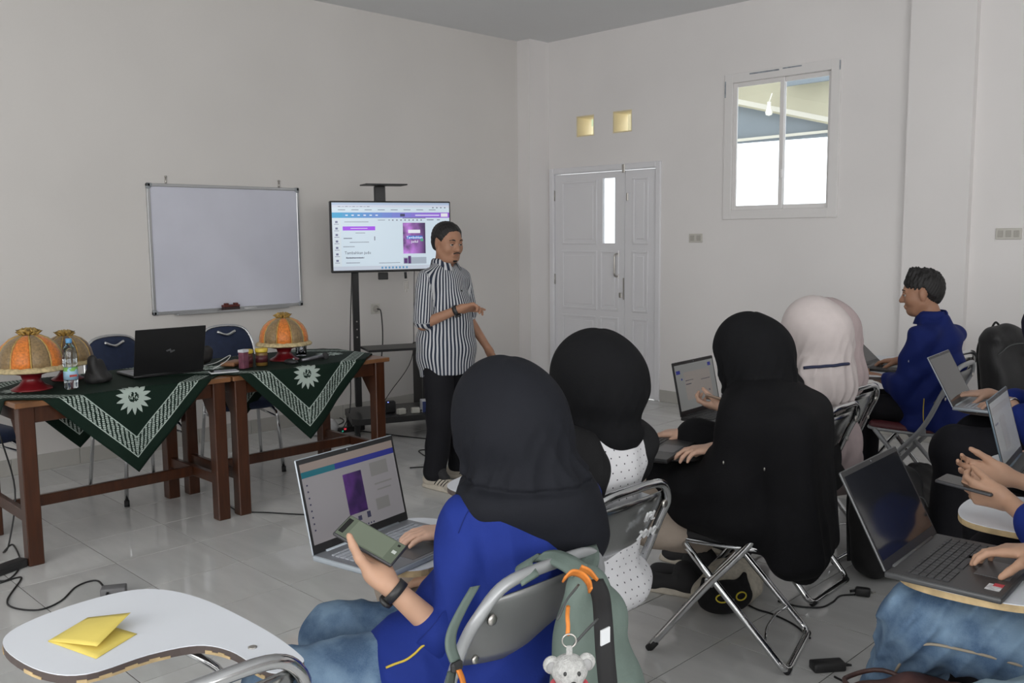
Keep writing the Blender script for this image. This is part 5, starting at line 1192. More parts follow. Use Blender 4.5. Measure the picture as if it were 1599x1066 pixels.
# ---- 1: woman in blue jacket and jeans holding a phone
def woman1():
    pa = Vector(_r2)*.126-Vector(_u2)*.0615-Vector(_f)*.03; pb_ = Vector(_r2)*.028+Vector(_u2)*.028+Vector(_f)*.06; pa.normalize(); pb_ = (pb_-pa*pb_.dot(pa)).normalized(); pn = pa.cross(pb_)
    ph = at(578, 844, .815); prot = Matrix((pa, pb_, pn)).transposed().to_euler()
    p = Person('seated woman in charcoal headscarf, blue jacket and jeans, holding a phone', (-1.55, 1.45, 0), PI,
        pelvis=(-.05, -.02, .555), chest=(-.045, -.075, .76), neck=(-.01, -.08, .92), head=(.015, -.085, 1.055), shL=(.005, .055, .835), shR=(-.085, -.225, .845),
        elL=W(-1.47, 1.285, .595), wrL=ph-(-.8*pa+.6*pb_)*.097-pn*.026, elR=(.10, -.25, .63), wrR=(.26, -.10, .60),
        hipL=(-.04, .085, .53), hipR=(-.04, -.085, .53), knR=W(-1.84, 1.225, .515), knL=W(-1.70, .985, .52), anR=W(-1.86, 1.20, .09), anL=W(-1.80, .97, .09))
    rot = (0, R(28), R(10)); J = p.J
    d = p.dir(-.8*pa+.6*pb_)
    p.body(SKIN, .0042, dict(L=dict(d=d, n=p.dir(pn), curls=((-.05, .35, 1.25), (-.05, .40, 1.3), (0, .45, 1.3), (.05, .6, 1.3)), thumb=(.55, .55, .62), tc=.45, spread=-.35), R=dict(d=(.8, .3, -.3), n=(0, 0, -1))), rot=rot)
    p.eyes(rot)
    def tail(S):
        S.cap(J['head']+v3(-.02, -.012, -.02), (-.085, -.125, .865), .118, .105, .06); S.ell((-.095, -.145, .835), (.095, .130, .115), .06); S.ell((-.03, -.065, .872), (.125, .150, .085), .05)
        S.chain([(-.10, -.15, .84), (-.145, -.165, .77), (-.155, -.165, .71)], [.075, .062, .040], .05, sq=((1, 0, 0), .65)); S.cap((-.08, -.20, .86), (-.12, -.225, .76), .062, .045, .05)
    hj = hijab(p, HIJ_K, .0054, (.138, .122, .148), rot=rot, extra=tail, cape=0, fold=.0065, back=False, bib=False, groove=.925, hem=-.165)
    S = SDF(); p.torso(S, .020, .05); p.arm(S, 'R', .022, .8, .03)
    S.ell((-.02, -.01, .53), (.175, .205, .12), .06); S.cap((-.05, -.02, .60), (-.03, -.01, .47), .165, .19, .05, sq=((0, 1, 0), 1.12)); S.cap(J['hipL'], J['hipL']*.62+J['knL']*.38, .120, .108, .05); S.cap(J['hipR'], J['hipR']*.72+J['knR']*.28, .120, .108, .05); S.cap((.0, .03, .70), J['hipL']*.7+J['knL']*.3+v3(0, 0, .02), .09, .09, .06)
    p.arm(S, 'L', .018, .22, .012); S.cut((0, 0, .42), (0, 0, -1))
    eL = J['elL']
    S.disp = lambda P: crs(P, (.3, .75, .75), 24, .010, .2, (1, .2, .5), 1.1)*np.clip(1.2-np.abs(P[:, 1]+.02)*4, .3, 1)+crs(P, (.8, .3, -.7), 36, .005, 1., (0, 1, 1)); S.dmax = .012
    jk = p.garment('jacket', S, .0058, BLUE)
    # cuff, yellow piping, seam of the sleeve
    a, b = J['elL'], J['wrL']; dd = (b-a)/np.linalg.norm(b-a); M_ = Matrix.Translation(a+(b-a)*.20) @ Vector(dd).to_track_quat('Z', 'Y').to_matrix().to_4x4()
    MB().lathe([(.052, -.036), (.059, -.034), (.059, .034), (.052, .036), (.046, .030)], 28, M_, lambda an, z: 1+.03*math.sin(an*3+z*40)).build('cuff', BLUE, jk)
    bpy.context.view_layer.update()
    line_on(p, jk, [(603, 1042), (618, 1036), (634, 1030), (648, 1020), (658, 1010), (668, 1003)], .0028, 'piping', YEL)
    line_on(p, jk, [(714, 1026), (720, 1016), (728, 1008), (738, 1004), (746, 1000), (752, 993)], .0028, 'piping', YEL)
    line_on(p, jk, [(756, 772), (742, 786), (730, 800), (722, 816), (716, 832)], .0012, 'shoulder_seam', BLUE2)
    S = SDF()
    for sd in 'LR': p.leg(S, sd, .016, .93, .04, (.088, .070, .064, .055))
    S.ell(J['pelvis']+v3(0, 0, -.02), (.13, .165, .09), .05); S.disp = lambda P: crs(P, (.9, .5, .3), 34, .006, .3, (0, 1, .6), 1.2)+crs(P, (.3, .9, .2), 60, .003, 1.); S.dmax = .008; S.cut((0, 0, .03), (0, 0, -1))
    p.garment('jeans', S, .0072, DENL if False else DEN)
    for sd in 'LR': shoe(p, 'shoe', sd, SHOE_K, (1, .3, 0))
    wristband(p, 'L', .035, BLK, lab='black watch on the left wrist')
    phone('black phone with a greenish screen in the hand of the woman in blue', ph, prot, mat('phone_black_case', (.03, .03, .033), .35), emi('phone_screen_olive', (.15, .18, .13), .55),
          ((.0, .0, .10, .062, emi('phone_preview', (.22, .26, .19), .5)), (.062, 0, .010, .010, emi('phone_button', (.7, .75, .7), .5)), (-.066, 0, .012, .05, emi('phone_bar', (.02, .02, .02), .1)), (.062, .024, .006, .006, emi('phone_bar', (.02, .02, .02), .1))))
    return p
w1 = woman1()
# ---- 2: woman in dotted top
def woman2():
    p = Person('seated woman in black headscarf and white dotted top with black sleeves', (-1.775, 2.02, 0), PI,
        pelvis=(-.05, 0, .555), chest=(-.055, -.03, .78), neck=(-.06, -.03, .935), head=(-.055, -.04, 1.068), shL=(-.07, .135, .865), shR=(-.09, -.195, .865),
        elL=(-.02, .25, .70), wrL=at(715, 829, .748), elR=(.03, -.235, .63), wrR=(.24, -.13, .62), hipL=(.03, .085, .53), hipR=(.03, -.085, .53), knL=at(652, 905, .52), knR=(.36, .02, .52), anL=(.10, .16, .09), anR=(.08, .0, .09))
    rot = (0, R(20), R(18)); J = p.J
    p.body(SKIN2, .0045, dict(L=dict(d=p.dir(Vector((-.62, -.75, -.04))), n=(0, 0, -1), curls=((.15, .3, .2), (.2, .35, .25), (.15, .35, .25), (.2, .3, .2)), thumb=(.6, .75, .25))), rot=rot)
    def tail(S): S.ell((-.115, -.055, .915), (.075, .115, .055), .05); S.ell((-.02, .03, .90), (.09, .12, .07), .05)
    hijab(p, HIJ_K2, .0060, (.144, .128, .150), rot=rot, extra=tail, cape=0, fold=.005, back=False, bib=False, hem=-.13)
    S = SDF(); p.torso(S, .022, .06); S.cap((-.035, -.02, .70), (-.035, -.01, .50), .128, .150, .04, sq=((0, 1, 0), 1.2)); S.ell((-.105, -.01, .475), (.13, .18, .085), .03); S.cut((0, 0, .40), (0, 0, -1))
    S.disp = lambda P: wr(P, (.2, .5, 1), 40, .0045, .5, (0, 1, .3), 1.8)+wr(P, (0, 1, .3), 55, .002, 1.); S.dmax = .007
    p.garment('dotted_top', S, .006, DOT)
    for sd in 'LR':
        S = SDF(); s_ = 1 if sd == 'L' else -1; J_ = p.J; S.cap(J_['sh'+sd]+v3(0, -.015*s_, .005), J_['el'+sd], .075, .062, .03); S.cap(J_['el'+sd], J_['el'+sd]*.22+J_['wr'+sd]*.78, .058, .042, .03)
        S.ell(J_['sh'+sd]+(v3(-.02, -.035, -.03) if sd == 'L' else v3(.02, .01, -.02)), (.115, .095, .13) if sd == 'L' else (.08, .05, .09), .04)
        S.disp = lambda P: wr(P, (.3, .6, 1), 60, .003, .5, (1, .3, 0), 1.6); S.dmax = .004
        p.garment('sleeve', S, .006, BLACKC)
    S = SDF()
    for sd in 'LR': p.leg(S, sd, .03, .8, .10, (.09, .075, .07, .075))
    S.disp = lambda P: wr(P, (.8, .6, .2), 40, .004, .5); S.dmax = .005; S.cut((0, 0, .12), (0, 0, -1)); p.garment('skirt', S, .0095, BEIGE)
    for sd in 'LR': shoe(p, 'shoe', sd, SHOE_K, (.8, .5, 0))
woman2()
# ---- 3: woman in long black robe
def woman3():
    rz = PI+R(16); base = (-1.72, 2.87, 0)
    p = Person('seated woman in a long black robe and black headscarf seen in profile', base, rz,
        pelvis=(-.07, 0, .555), chest=(-.06, -.03, .78), neck=(-.03, -.05, .945), head=(-.005, -.085, 1.062), shL=(-.04, .14, .87), shR=(-.07, -.205, .87),
        elL=(.0, .185, .64), wrL=at(1122, 700, .745), elR=(.06, -.22, .66), wrR=(.25, -.16, .73), knL=at(1070, 775, .50), knR=(.36, -.08, .52), anL=W(-2.12, 3.12, .09), anR=W(-2.16, 3.24, .09))
    rot = (0, R(22), R(6)); J = p.J
    p.body(SKIN2, .0045, dict(L=dict(d=p.dir(Vector((-.75, -.62, -.10))), n=(0, 0, -1), curls=((.15, .45, .3), (.1, .4, .3), (.2, .5, .3), (.3, .5, .3)), thumb=(.7, .65, .3), spread=.22), R=dict(d=(1, .1, -.1), n=(0, 0, -1))), rot=rot)
    p.eyes(rot)
    hijab(p, HIJ_K2, .0060, (.138, .120, .146), rot=rot, cape=.13, fold=.006, drop=.12, fill=.10, bib=False)
    S = SDF(); p.torso(S, .024, .06); p.arm(S, 'L', .016, .70, .04, (.060, .05, .048, .040)); p.arm(S, 'R', .034, .80, .05, (.055, .05, .05, .045))
    # the veil falls over the back of the chair
    S.box((-.225, .02, .635), (.085, .215, .285), .06, .07, rot=(0, R(7), 0)); S.box((-.165, -.01, .82), (.11, .215, .10), .08, .08)
    S.cap((-.24, .05, .5), (-.245, .06, .345), .075, .055, .06); S.cap((-.22, .18, .52), (-.22, .19, .40), .06, .05, .05)
    S.ell((-.08, -.03, .90), (.14, .20, .10), .06); S.cap((-.09, .15, .80), (-.02, .20, .54), .07, .06, .06); S.ell((.04, .05, .59), (.22, .19, .09), .06)
    p.leg(S, 'L', .045, .20, .10); p.leg(S, 'R', .045, .20, .10); S.ell((.02, .0, .50), (.25, .22, .08), .07)
    S.disp = lambda P: .0075*(np.abs(np.sin(P[:, 1]*34+.8*np.sin(P[:, 2]*7)))-.6)*np.clip((-.12-P[:, 0])*12, 0, 1)*np.clip((.86-P[:, 2])*3, 0, 1)+wr(P, (.5, .4, 1), 38, .004, .9, (1, .6, 0), 1.5)*np.clip((P[:, 0]+.22)*8, 0, 1); S.dmax = .008
    rb = p.garment('robe', S, .0075, ROBE)
    S = SDF(); p.leg(S, 'L', .026, .80, .12, (.09, .075, .08, .08)); p.leg(S, 'R', .026, .80, .12, (.09, .075, .08, .08)); S.ell((.24, .08, .43), (.14, .16, .08), .08); S.disp = lambda P: wr(P, (.3, .2, 1), 45, .004, .4); S.dmax = .005
    S.cut((0, 0, .26), (0, 0, -1)); p.garment('skirt', S, .0095, BEIGE)
    for sd in 'LR': shoe(p, 'shoe', sd, SHOE_K, (1, 0, 0))
    bpy.context.view_layer.update()
    for (x_, y_) in ((1130, 722), (1194, 732)):
        q = surf(p, rb, x_, y_)
        if q: MB().sphere(q, (.003, .003, .006)).build('pin', STEEL, rb)
woman3()
# ---- 4: woman in white headscarf
def woman4():
    p = Person('seated woman in a white headscarf with navy band at the back', (-1.895, 3.57, 0), PI+R(3),
        pelvis=(-.05, 0, .555), chest=(-.055, -.02, .79), neck=(-.07, -.03, .945), head=(-.07, -.04, 1.078), shL=(-.06, .14, .88), shR=(-.065, -.20, .88),
        elL=(.06, .20, .69), wrL=W(-2.04, 3.30, .775), elR=(.06, -.20, .66), wrR=W(-2.06, 3.545, .755))
    rot = (0, R(18), 0); J = p.J
    p.body(SKIN2, .0056, dict(L=dict(d=p.dir(Vector((-.75, -.25, .1))), n=p.dir(Vector((0, .4, 1))), curls=((.2, .8, .8), (.25, .8, .8), (.3, .8, .8), (.3, .8, .8)), thumb=(.4, .7, .4), spread=0.0),
                             R=dict(d=p.dir(Vector((-.9, -.25, -.15))), n=(0, 0, -1), curls=((.3, .6, .4),)*4, thumb=(.6, .7, .3))), rot=rot)
    p.eyes(rot)
    def tail(S): S.chain([(-.13, -.03, .92), (-.135, -.03, .84), (-.10, -.03, .72)], [.085, .066, .05], .05, sq=((0, 1, 0), 2.1)); S.ell((-.0, -.02, .80), (.13, .18, .15), .06)
    hj = hijab(p, HIJ_W, .0065, (.140, .124, .150), rot=rot, extra=tail, cape=.16, fold=.008, drop=.16, fill=.112)
    bpy.context.view_layer.update(); line_on(p, hj, [(1254, 575), (1266, 574), (1278, 573), (1290, 572), (1302, 571), (1314, 569), (1324, 568)], .0065, 'navy_band', mat('navy_ribbon', (.012, .018, .06), .6), .005)
    S = SDF(); p.torso(S, .022); p.arm(S, 'L', .024, .75); p.arm(S, 'R', .024, .75); S.ell((-.06, 0, .48), (.17, .20, .10), .05); S.cut((0, 0, .42), (0, 0, -1)); S.disp = lambda P: wr(P, (.3, .4, 1), 45, .0035); S.dmax = .004; p.garment('blouse', S, .0075, BLACKC)
    S = SDF()
    for sd in 'LR': p.leg(S, sd, .03, .85, .10, (.09, .075, .07, .075))
    S.disp = lambda P: wr(P, (.6, .6, .4), 40, .004); S.dmax = .005; S.cut((0, 0, .12), (0, 0, -1)); p.garment('skirt', S, .011, BLACKC)
    for sd in 'LR': shoe(p, 'shoe', sd, SHOE_K, (1, 0, 0))
    phone('tan-edged phone held above the laptop with the pale page', W(-2.045, 3.285, .808), (R(-20), R(14), R(28)), mat('phone_tan_case', (.34, .24, .18), .45), OFF)
woman4()
# ---- 5: person in pale pink, half hidden
def woman5():
    p = Person('seated person in pale pink headscarf and robe, half hidden by the white headscarf', (-2.05, 4.015, 0), PI, shL=(-.06, .145, .865), shR=(-.06, -.145, .865),
        pelvis=(-.05, 0, .555), chest=(-.06, -.0, .78), neck=(-.095, 0, .925), head=(-.08, .0, 1.048), elR=(.05, -.22, .66), wrR=(.22, -.13, .73))
    rot = (0, R(10), 0)
    p.body(SKIN2, .0065, rot=rot); p.eyes(rot)
    hijab(p, PINK, .0065, (.138, .120, .146), rot=rot, cape=.08, fold=.007, drop=.14, fill=.105, bib=False)
    S = SDF(); p.torso(S, .022, .05); p.arm(S, 'L', .024, .8); p.arm(S, 'R', .024, .8); S.ell((-.06, 0, .50), (.18, .20, .11), .05); S.chain([(-.12, -.02, .50), (-.155, -.02, .42), (-.165, -.03, .33)], [.085, .075, .055], .05, sq=((0, 1, 0), 2.0)); S.disp = lambda P: wr(P, (.3, .8, .4), 45, .005, .2, (0, 0, 1)); S.dmax = .006
    p.leg(S, 'L', .035, .8, .10, (.09, .08, .08, .08)); p.leg(S, 'R', .035, .8, .10, (.09, .08, .08, .08)); S.cut((0, 0, .14), (.3, 0, -1)); p.garment('robe', S, .0095, PINK)
    for sd in 'LR': shoe(p, 'shoe', sd, SHOE_K, (1, 0, 0))
woman5()
# ---- 6: man in blue shirt, profile
def man6():
    rz = PI+R(-4)
    p = Person('seated young man in blue shirt with short black hair, smiling in profile', (-1.925, 5.13, 0), rz,
        pelvis=(-.07, 0, .56), chest=(-.055, 0, .83), neck=(-.03, 0, 1.02), head=(.035, .005, 1.165), shL=(-.045, .165, .925), shR=(-.05, -.165, .925),
        elL=(.03, .19, .66), wrL=(.24, .06, .685), elR=(.06, -.22, .67), wrR=(.24, -.20, .755))
    rot = (0, R(6), R(22)); J = p.J
    p.body(SKIN3, .0053, dict(L=dict(d=(.9, -.3, .05), n=(0, -.2, 1), curls=((.3, .5, .4),)*4), R=dict(d=(.95, .2, -.1), n=(0, 0, -1))), rot=rot, hs=1.04, neck=.056); p.eyes(rot, 1.04)
    M = RM(rot); T = lambda *q: J['head']+M@(np.array(q, float)*1.04)
    S = SDF(); S.ell(T(-.012, 0, .046), (.103, .082, .088), .02, rot=rot); S.ell(T(-.05, 0, .01), (.060, .070, .080), .03, rot=rot); S.cap(T(.035, -.025, .112), T(.035, .025, .112), .022, .022, .03)
    S.ell(T(.122, 0, -.045), (.078, .080, .112), .02, 's', rot=rot); S.ell(T(.055, 0, -.12), (.078, .2, .080), .02, 's', rot=rot)
    for y in (-1, 1): S.ell(T(.0, y*.098, -.012), (.030, .03, .034), .01, 's', rot=rot); S.ell(T(.085, y*.082, -.005), (.058, .035, .055), .015, 's', rot=rot)
    zt_ = J['head'][2]
    S.disp = lambda P: .003*np.sin(P[:, 1]*260+P[:, 2]*120)*np.sin(P[:, 0]*280+P[:, 2]*90)+.008*np.sin(P[:, 1]*150+2)*np.sin(P[:, 0]*130+1)*np.clip((P[:, 2]-zt_-.07)*14, 0, 1); S.dmax = .010; p.garment('hair', S, .004, HAIR, p.b)
    S = SDF(); p.torso(S, .028, .06); p.arm(S, 'L', .026, .45, .035); p.arm(S, 'R', .026, .45, .035); S.cap((-.03, 0, .72), (-.05, 0, .47), .132, .165, .05, sq=((0, 1, 0), 1.25)); S.cut((0, 0, .44), (0, 0, -1)); S.ell(J['head']+v3(.01, 0, -.085), (.07, .066, .075), .02, 's')
    S.disp = lambda P: wr(P, (.4, .3, 1), 44, .007, .2, (1, .5, 0), 1.9)+wr(P, (.7, .6, -.5), 60, .0035, 1.); S.dmax = .010; sh = p.garment('shirt', S, .0068, BLUE2)
    for sg in (-1, 1):
        c0 = J['neck']+v3(-.0, 0, .02); P = []
        for i in range(9):
            a = R(178)-i*R(150)/8; cs, sn = math.cos(a), math.sin(a)*sg
            P.append([tuple(c0+v3(cs*.064+.006, sn*.066, .034)), tuple(c0+v3(cs*.073+.008, sn*.075, .026)), tuple(c0+v3(cs*.090+.012, sn*.094, -.028-.012*(i/8)))])
        cl = MB().grid(P).build('collar', BLUE2, sh); sm = cl.modifiers.new('t', 'SOLIDIFY'); sm.thickness = .004
    bpy.context.view_layer.update(); line_on(p, sh, [(1443, 622), (1442, 636), (1442, 650), (1443, 664)], .003, 'piping', YEL)
    MB().box((-.02, .245, .84), (.004, .004, .05)).build('sleeve_tab', mat('white_sleeve_print', (.5, .5, .55), .6), sh)
    S = SDF()
    for sd in 'LR': p.leg(S, sd, .004, .93)
    S.ell(J['pelvis']+v3(.03, 0, -.02), (.10, .14, .07), .04); S.disp = lambda P: wr(P, (.9, .5, .3), 48, .003); S.dmax = .004; S.cut((0, 0, .03), (0, 0, -1)); p.garment('trousers', S, .008, TROUS)
    for sd in 'LR': shoe(p, 'shoe', sd, SHOE_K, (1, 0, 0))
man6()
# ---- 7: woman typing at the right edge
def woman7():
    p = Person('woman in dark headscarf and blue jacket typing at the right edge', (-1.05, 4.44, 0), PI+R(6),
        pelvis=(-.02, 0, .555), chest=(.0, -.02, .79), neck=(.02, -.03, .945), head=(.085, -.02, 1.065), shL=(.02, .16, .865), shR=(.02, -.19, .875),
        elL=(.06, .24, .64), elR=(.10, -.24, .66), wrL=at(1578, 628, .752), wrR=at(1545, 614, .752), knL=W(-1.43, 4.23, .53), knR=W(-1.44, 4.52, .53), anL=W(-1.47, 4.28, .09), anR=W(-1.50, 4.60, .09))
    rot = (0, R(20), 0); J = p.J
    p.body(SKIN2, .0056, dict(L=dict(d=p.dir(Vector((-.85, -.1, -.12))), n=(0, 0, -1), curls=((.3, .5, .3), (.25, .5, .3), (.3, .5, .3), (.35, .5, .3))), R=dict(d=p.dir(Vector((-.9, -.38, -.08))), n=(0, 0, -1), curls=((.1, .2, .15),)*4)), rot=rot); p.eyes(rot)
    hijab(p, HIJ_N, .0065, (.138, .12, .146), rot=rot, cape=.14, fold=.004, drop=.14)
    S = SDF(); p.torso(S, .028, .06); p.arm(S, 'L', .03, .60); p.arm(S, 'R', .03, .60); S.ell((-.02, 0, .50), (.17, .20, .10), .05); S.cut((0, 0, .43), (0, 0, -1)); S.disp = lambda P: wr(P, (.4, .3, 1), 46, .004); S.dmax = .005; jk = p.garment('jacket', S, .007, BLUE)
    S = SDF(); p.torso(S, .036, .06); S.cut((.02, 0, .7), (-1, 0, .0)); S.cut((0, 0, .5), (0, 0, -1)); S.cut((0, 0, .86), (0, 0, 1)); p.garment('vest', S, .008, BLACKC)
    S = SDF()
    for sd in 'LR': p.leg(S, sd, .028, .95, .06, (.09, .078, .07, .06))
    S.ell(J['pelvis']+v3(0, 0, -.02), (.14, .175, .09), .05); S.disp = lambda P: wr(P, (.8, .4, .4), 42, .004); S.dmax = .005; S.cut((0, 0, .03), (0, 0, -1)); p.garment('trousers', S, .010, TROUS)
    for sd in 'LR': shoe(p, 'sneaker', sd, SHOE_W, (1, .05, 0))
    wristband(p, 'L', .012, mat('silver_bangle', (.6, .55, .52), .25, metal=.9), 'bracelet', .030, .006, False, 'pale bracelet')
woman7()
# ---- 8: person behind the blue-edged laptop, mostly outside the picture
def person8():
    p = Person('person in blue jacket behind the blue-edged laptop, mostly outside the picture', (-.58, 3.36, 0), PI, elR=(.10, -.27, .66), wrR=(.42, -.31, .675), wrL=(.15, .10, .74), elL=(-.03, .23, .66), shR=(-.0, -.18, .895))
    p.body(SKIN2, .0068, dict(R=dict(d=(.95, .05, -.25), n=(0, .2, -1), curls=((.25, .4, .3),)*4), L=dict(d=(.9, -.3, -.2), n=(0, 0, -1)))); p.eyes()
    hijab(p, HIJ_N, .010)
    S = SDF(); p.torso(S, .028, .06); p.arm(S, 'L', .03, .75); p.arm(S, 'R', .03, .75); S.ell((-.04, 0, .50), (.17, .20, .10), .05); S.cut((0, 0, .43), (0, 0, -1)); S.disp = lambda P: wr(P, (.4, .3, 1), 46, .004); S.dmax = .005; p.garment('jacket', S, .011, BLUE)
    S = SDF()
    for sd in 'LR': p.leg(S, sd, .028, .95, .06, (.09, .078, .07, .06))
    S.ell(p.J['pelvis']+v3(0, 0, -.02), (.14, .175, .09), .05); S.cut((0, 0, .03), (0, 0, -1)); p.garment('trousers', S, .012, TROUS)
    for sd in 'LR': shoe(p, 'shoe', sd, SHOE_K, (1, 0, 0))
person8()
# ---- 9: person holding a phone over a white tablet
def person9():
    p = Person('person in blue jacket holding a phone above the white tablet at the right edge', (-.45, 2.745, 0), PI,
        elL=W(-.62, 2.56, .725), wrL=at(1572, 782, .768), elR=(.03, -.20, .70), wrR=at(1575, 745, .775), shL=(-.03, .19, .895))
    p.body(SKIN, .0049, dict(L=dict(d=p.dir(Vector((-.92, -.02, .12))), n=p.dir(Vector((-.1, .95, .35))), curls=((.5, .7, .5), (.55, .75, .5), (.6, .75, .5), (.65, .7, .5)), thumb=(.35, .9, .35), tc=.6, spread=.04),
                                R=dict(d=p.dir(Vector((-.92, -.25, .05))), n=p.dir(Vector((0, -.8, .5))), curls=((.3, .6, .5),)*4, thumb=(.4, .8, .3)))); p.eyes()
    hijab(p, HIJ_K2, .010)
    S = SDF(); p.torso(S, .028, .06); p.arm(S, 'L', .03, .30); p.arm(S, 'R', .03, .30); S.ell((-.04, 0, .50), (.17, .20, .10), .05); S.cut((0, 0, .43), (0, 0, -1)); S.disp = lambda P: wr(P, (.4, .3, 1), 46, .004); S.dmax = .005; p.garment('jacket', S, .0075, BLUE)
    S = SDF()
    for sd in 'LR': p.leg(S, sd, .028, .95, .06, (.09, .078, .07, .06))
    S.ell(p.J['pelvis']+v3(0, 0, -.02), (.14, .175, .09), .05); S.cut((0, 0, .03), (0, 0, -1)); p.garment('trousers', S, .012, TROUS)
    for sd in 'LR': shoe(p, 'shoe', sd, SHOE_K, (1, 0, 0))
    phone('dark phone held in two hands above the white tablet', at(1512, 757, .792), (R(4), R(4), R(-4)), mat('phone_dark_case', (.05, .05, .055), .4), mat('phone_dark_screen', (.02, .02, .02), .1))
person9()
# ---- 10: person in jeans with the dark grey laptop
def person10():
    p = Person('person in blue jeans and black top typing at the lower right', (-.40, 2.20, 0), PI,
        elR=(.02, -.24, .68), wrR=at(1630, 862, .765), elL=(-.14, .24, .66), wrL=(-.06, .32, .50), knR=W(-.80, 2.20, .565), knL=W(-.67, 1.78, .485), anR=W(-.985, 2.36, .09), anL=W(-.70, 1.72, .09), hipL=(-.06, .10, .53))
    J = p.J
    p.body(SKIN, .0049, dict(R=dict(d=p.dir(Vector((-.96, -.28, -.12))), n=(0, .1, -1), curls=((.05, .45, .35), (.1, .5, .4), (.2, .55, .4), (.3, .5, .4)), thumb=(.75, .6, .3), spread=.24))); p.eyes()
    S = SDF(); H = J['head']; S.ell(H+v3(-.02, 0, .05), (.105, .085, .09), .02); S.ell(H+v3(.12, 0, -.02), (.08, .13, .11), .02, 's'); S.disp = lambda P: .004*np.sin(P[:, 1]*150)*np.sin(P[:, 0]*170); S.dmax = .004; p.garment('hair', S, .006, HAIR, p.b)
    S = SDF(); p.torso(S, .028, .06); p.arm(S, 'L', .03, .75); p.arm(S, 'R', .03, .45); S.ell((-.02, 0, .52), (.18, .20, .10), .05); S.cut((0, 0, .43), (0, 0, -1)); S.ell(H+v3(0, 0, -.085), (.07, .066, .07), .02, 's'); S.disp = lambda P: wr(P, (.4, .3, 1), 46, .004); S.dmax = .005; p.garment('top', S, .0075, BLACKC)
    def jl(sd, m_, nm):
        S = SDF(); p.leg(S, sd, .020, .93, .04, (.090, .074, .070, .060)); S.ell(J['hip'+sd], (.12, .095, .085), .05)
        kn_ = J['kn'+sd].astype(np.float32)
        S.disp = lambda P: crs(P, (.85, .2, .5), 62, .013, .3, (0, 1, .2), .9)*np.clip(1.35-np.linalg.norm(P-kn_, axis=1)*3.6, .12, 1)+crs(P, (.5, .5, .7), 70, .005, 1.); S.dmax = .012; S.cut((0, 0, .03), (0, 0, -1)); return p.garment(nm, S, .0062 if sd == 'R' else .008, m_)
    jr = jl('R', DEN, 'jeans_leg'); jl('L', DENL, 'jeans_leg')
    sm_ = mat('denim_seam_thread', (.30, .26, .20), .8)
    k_, a_, h_ = J['knR'], J['anR'], J['hipR']; sidev = v3(0, 1, 0)
    MB().tube(spline([tuple(h_*.55+k_*.45+sidev*.098), tuple(h_*.25+k_*.75+sidev*.100), tuple(k_+sidev*.100+v3(-.02, 0, -.02)), tuple(k_*.7+a_*.3+sidev*.097), tuple(k_*.4+a_*.6+sidev*.092)], 6), .0035, 6).build('seam', sm_, jr)
    for sd in 'LR': shoe(p, 'shoe', sd, SHOE_K, (1, 0, 0))
person10()
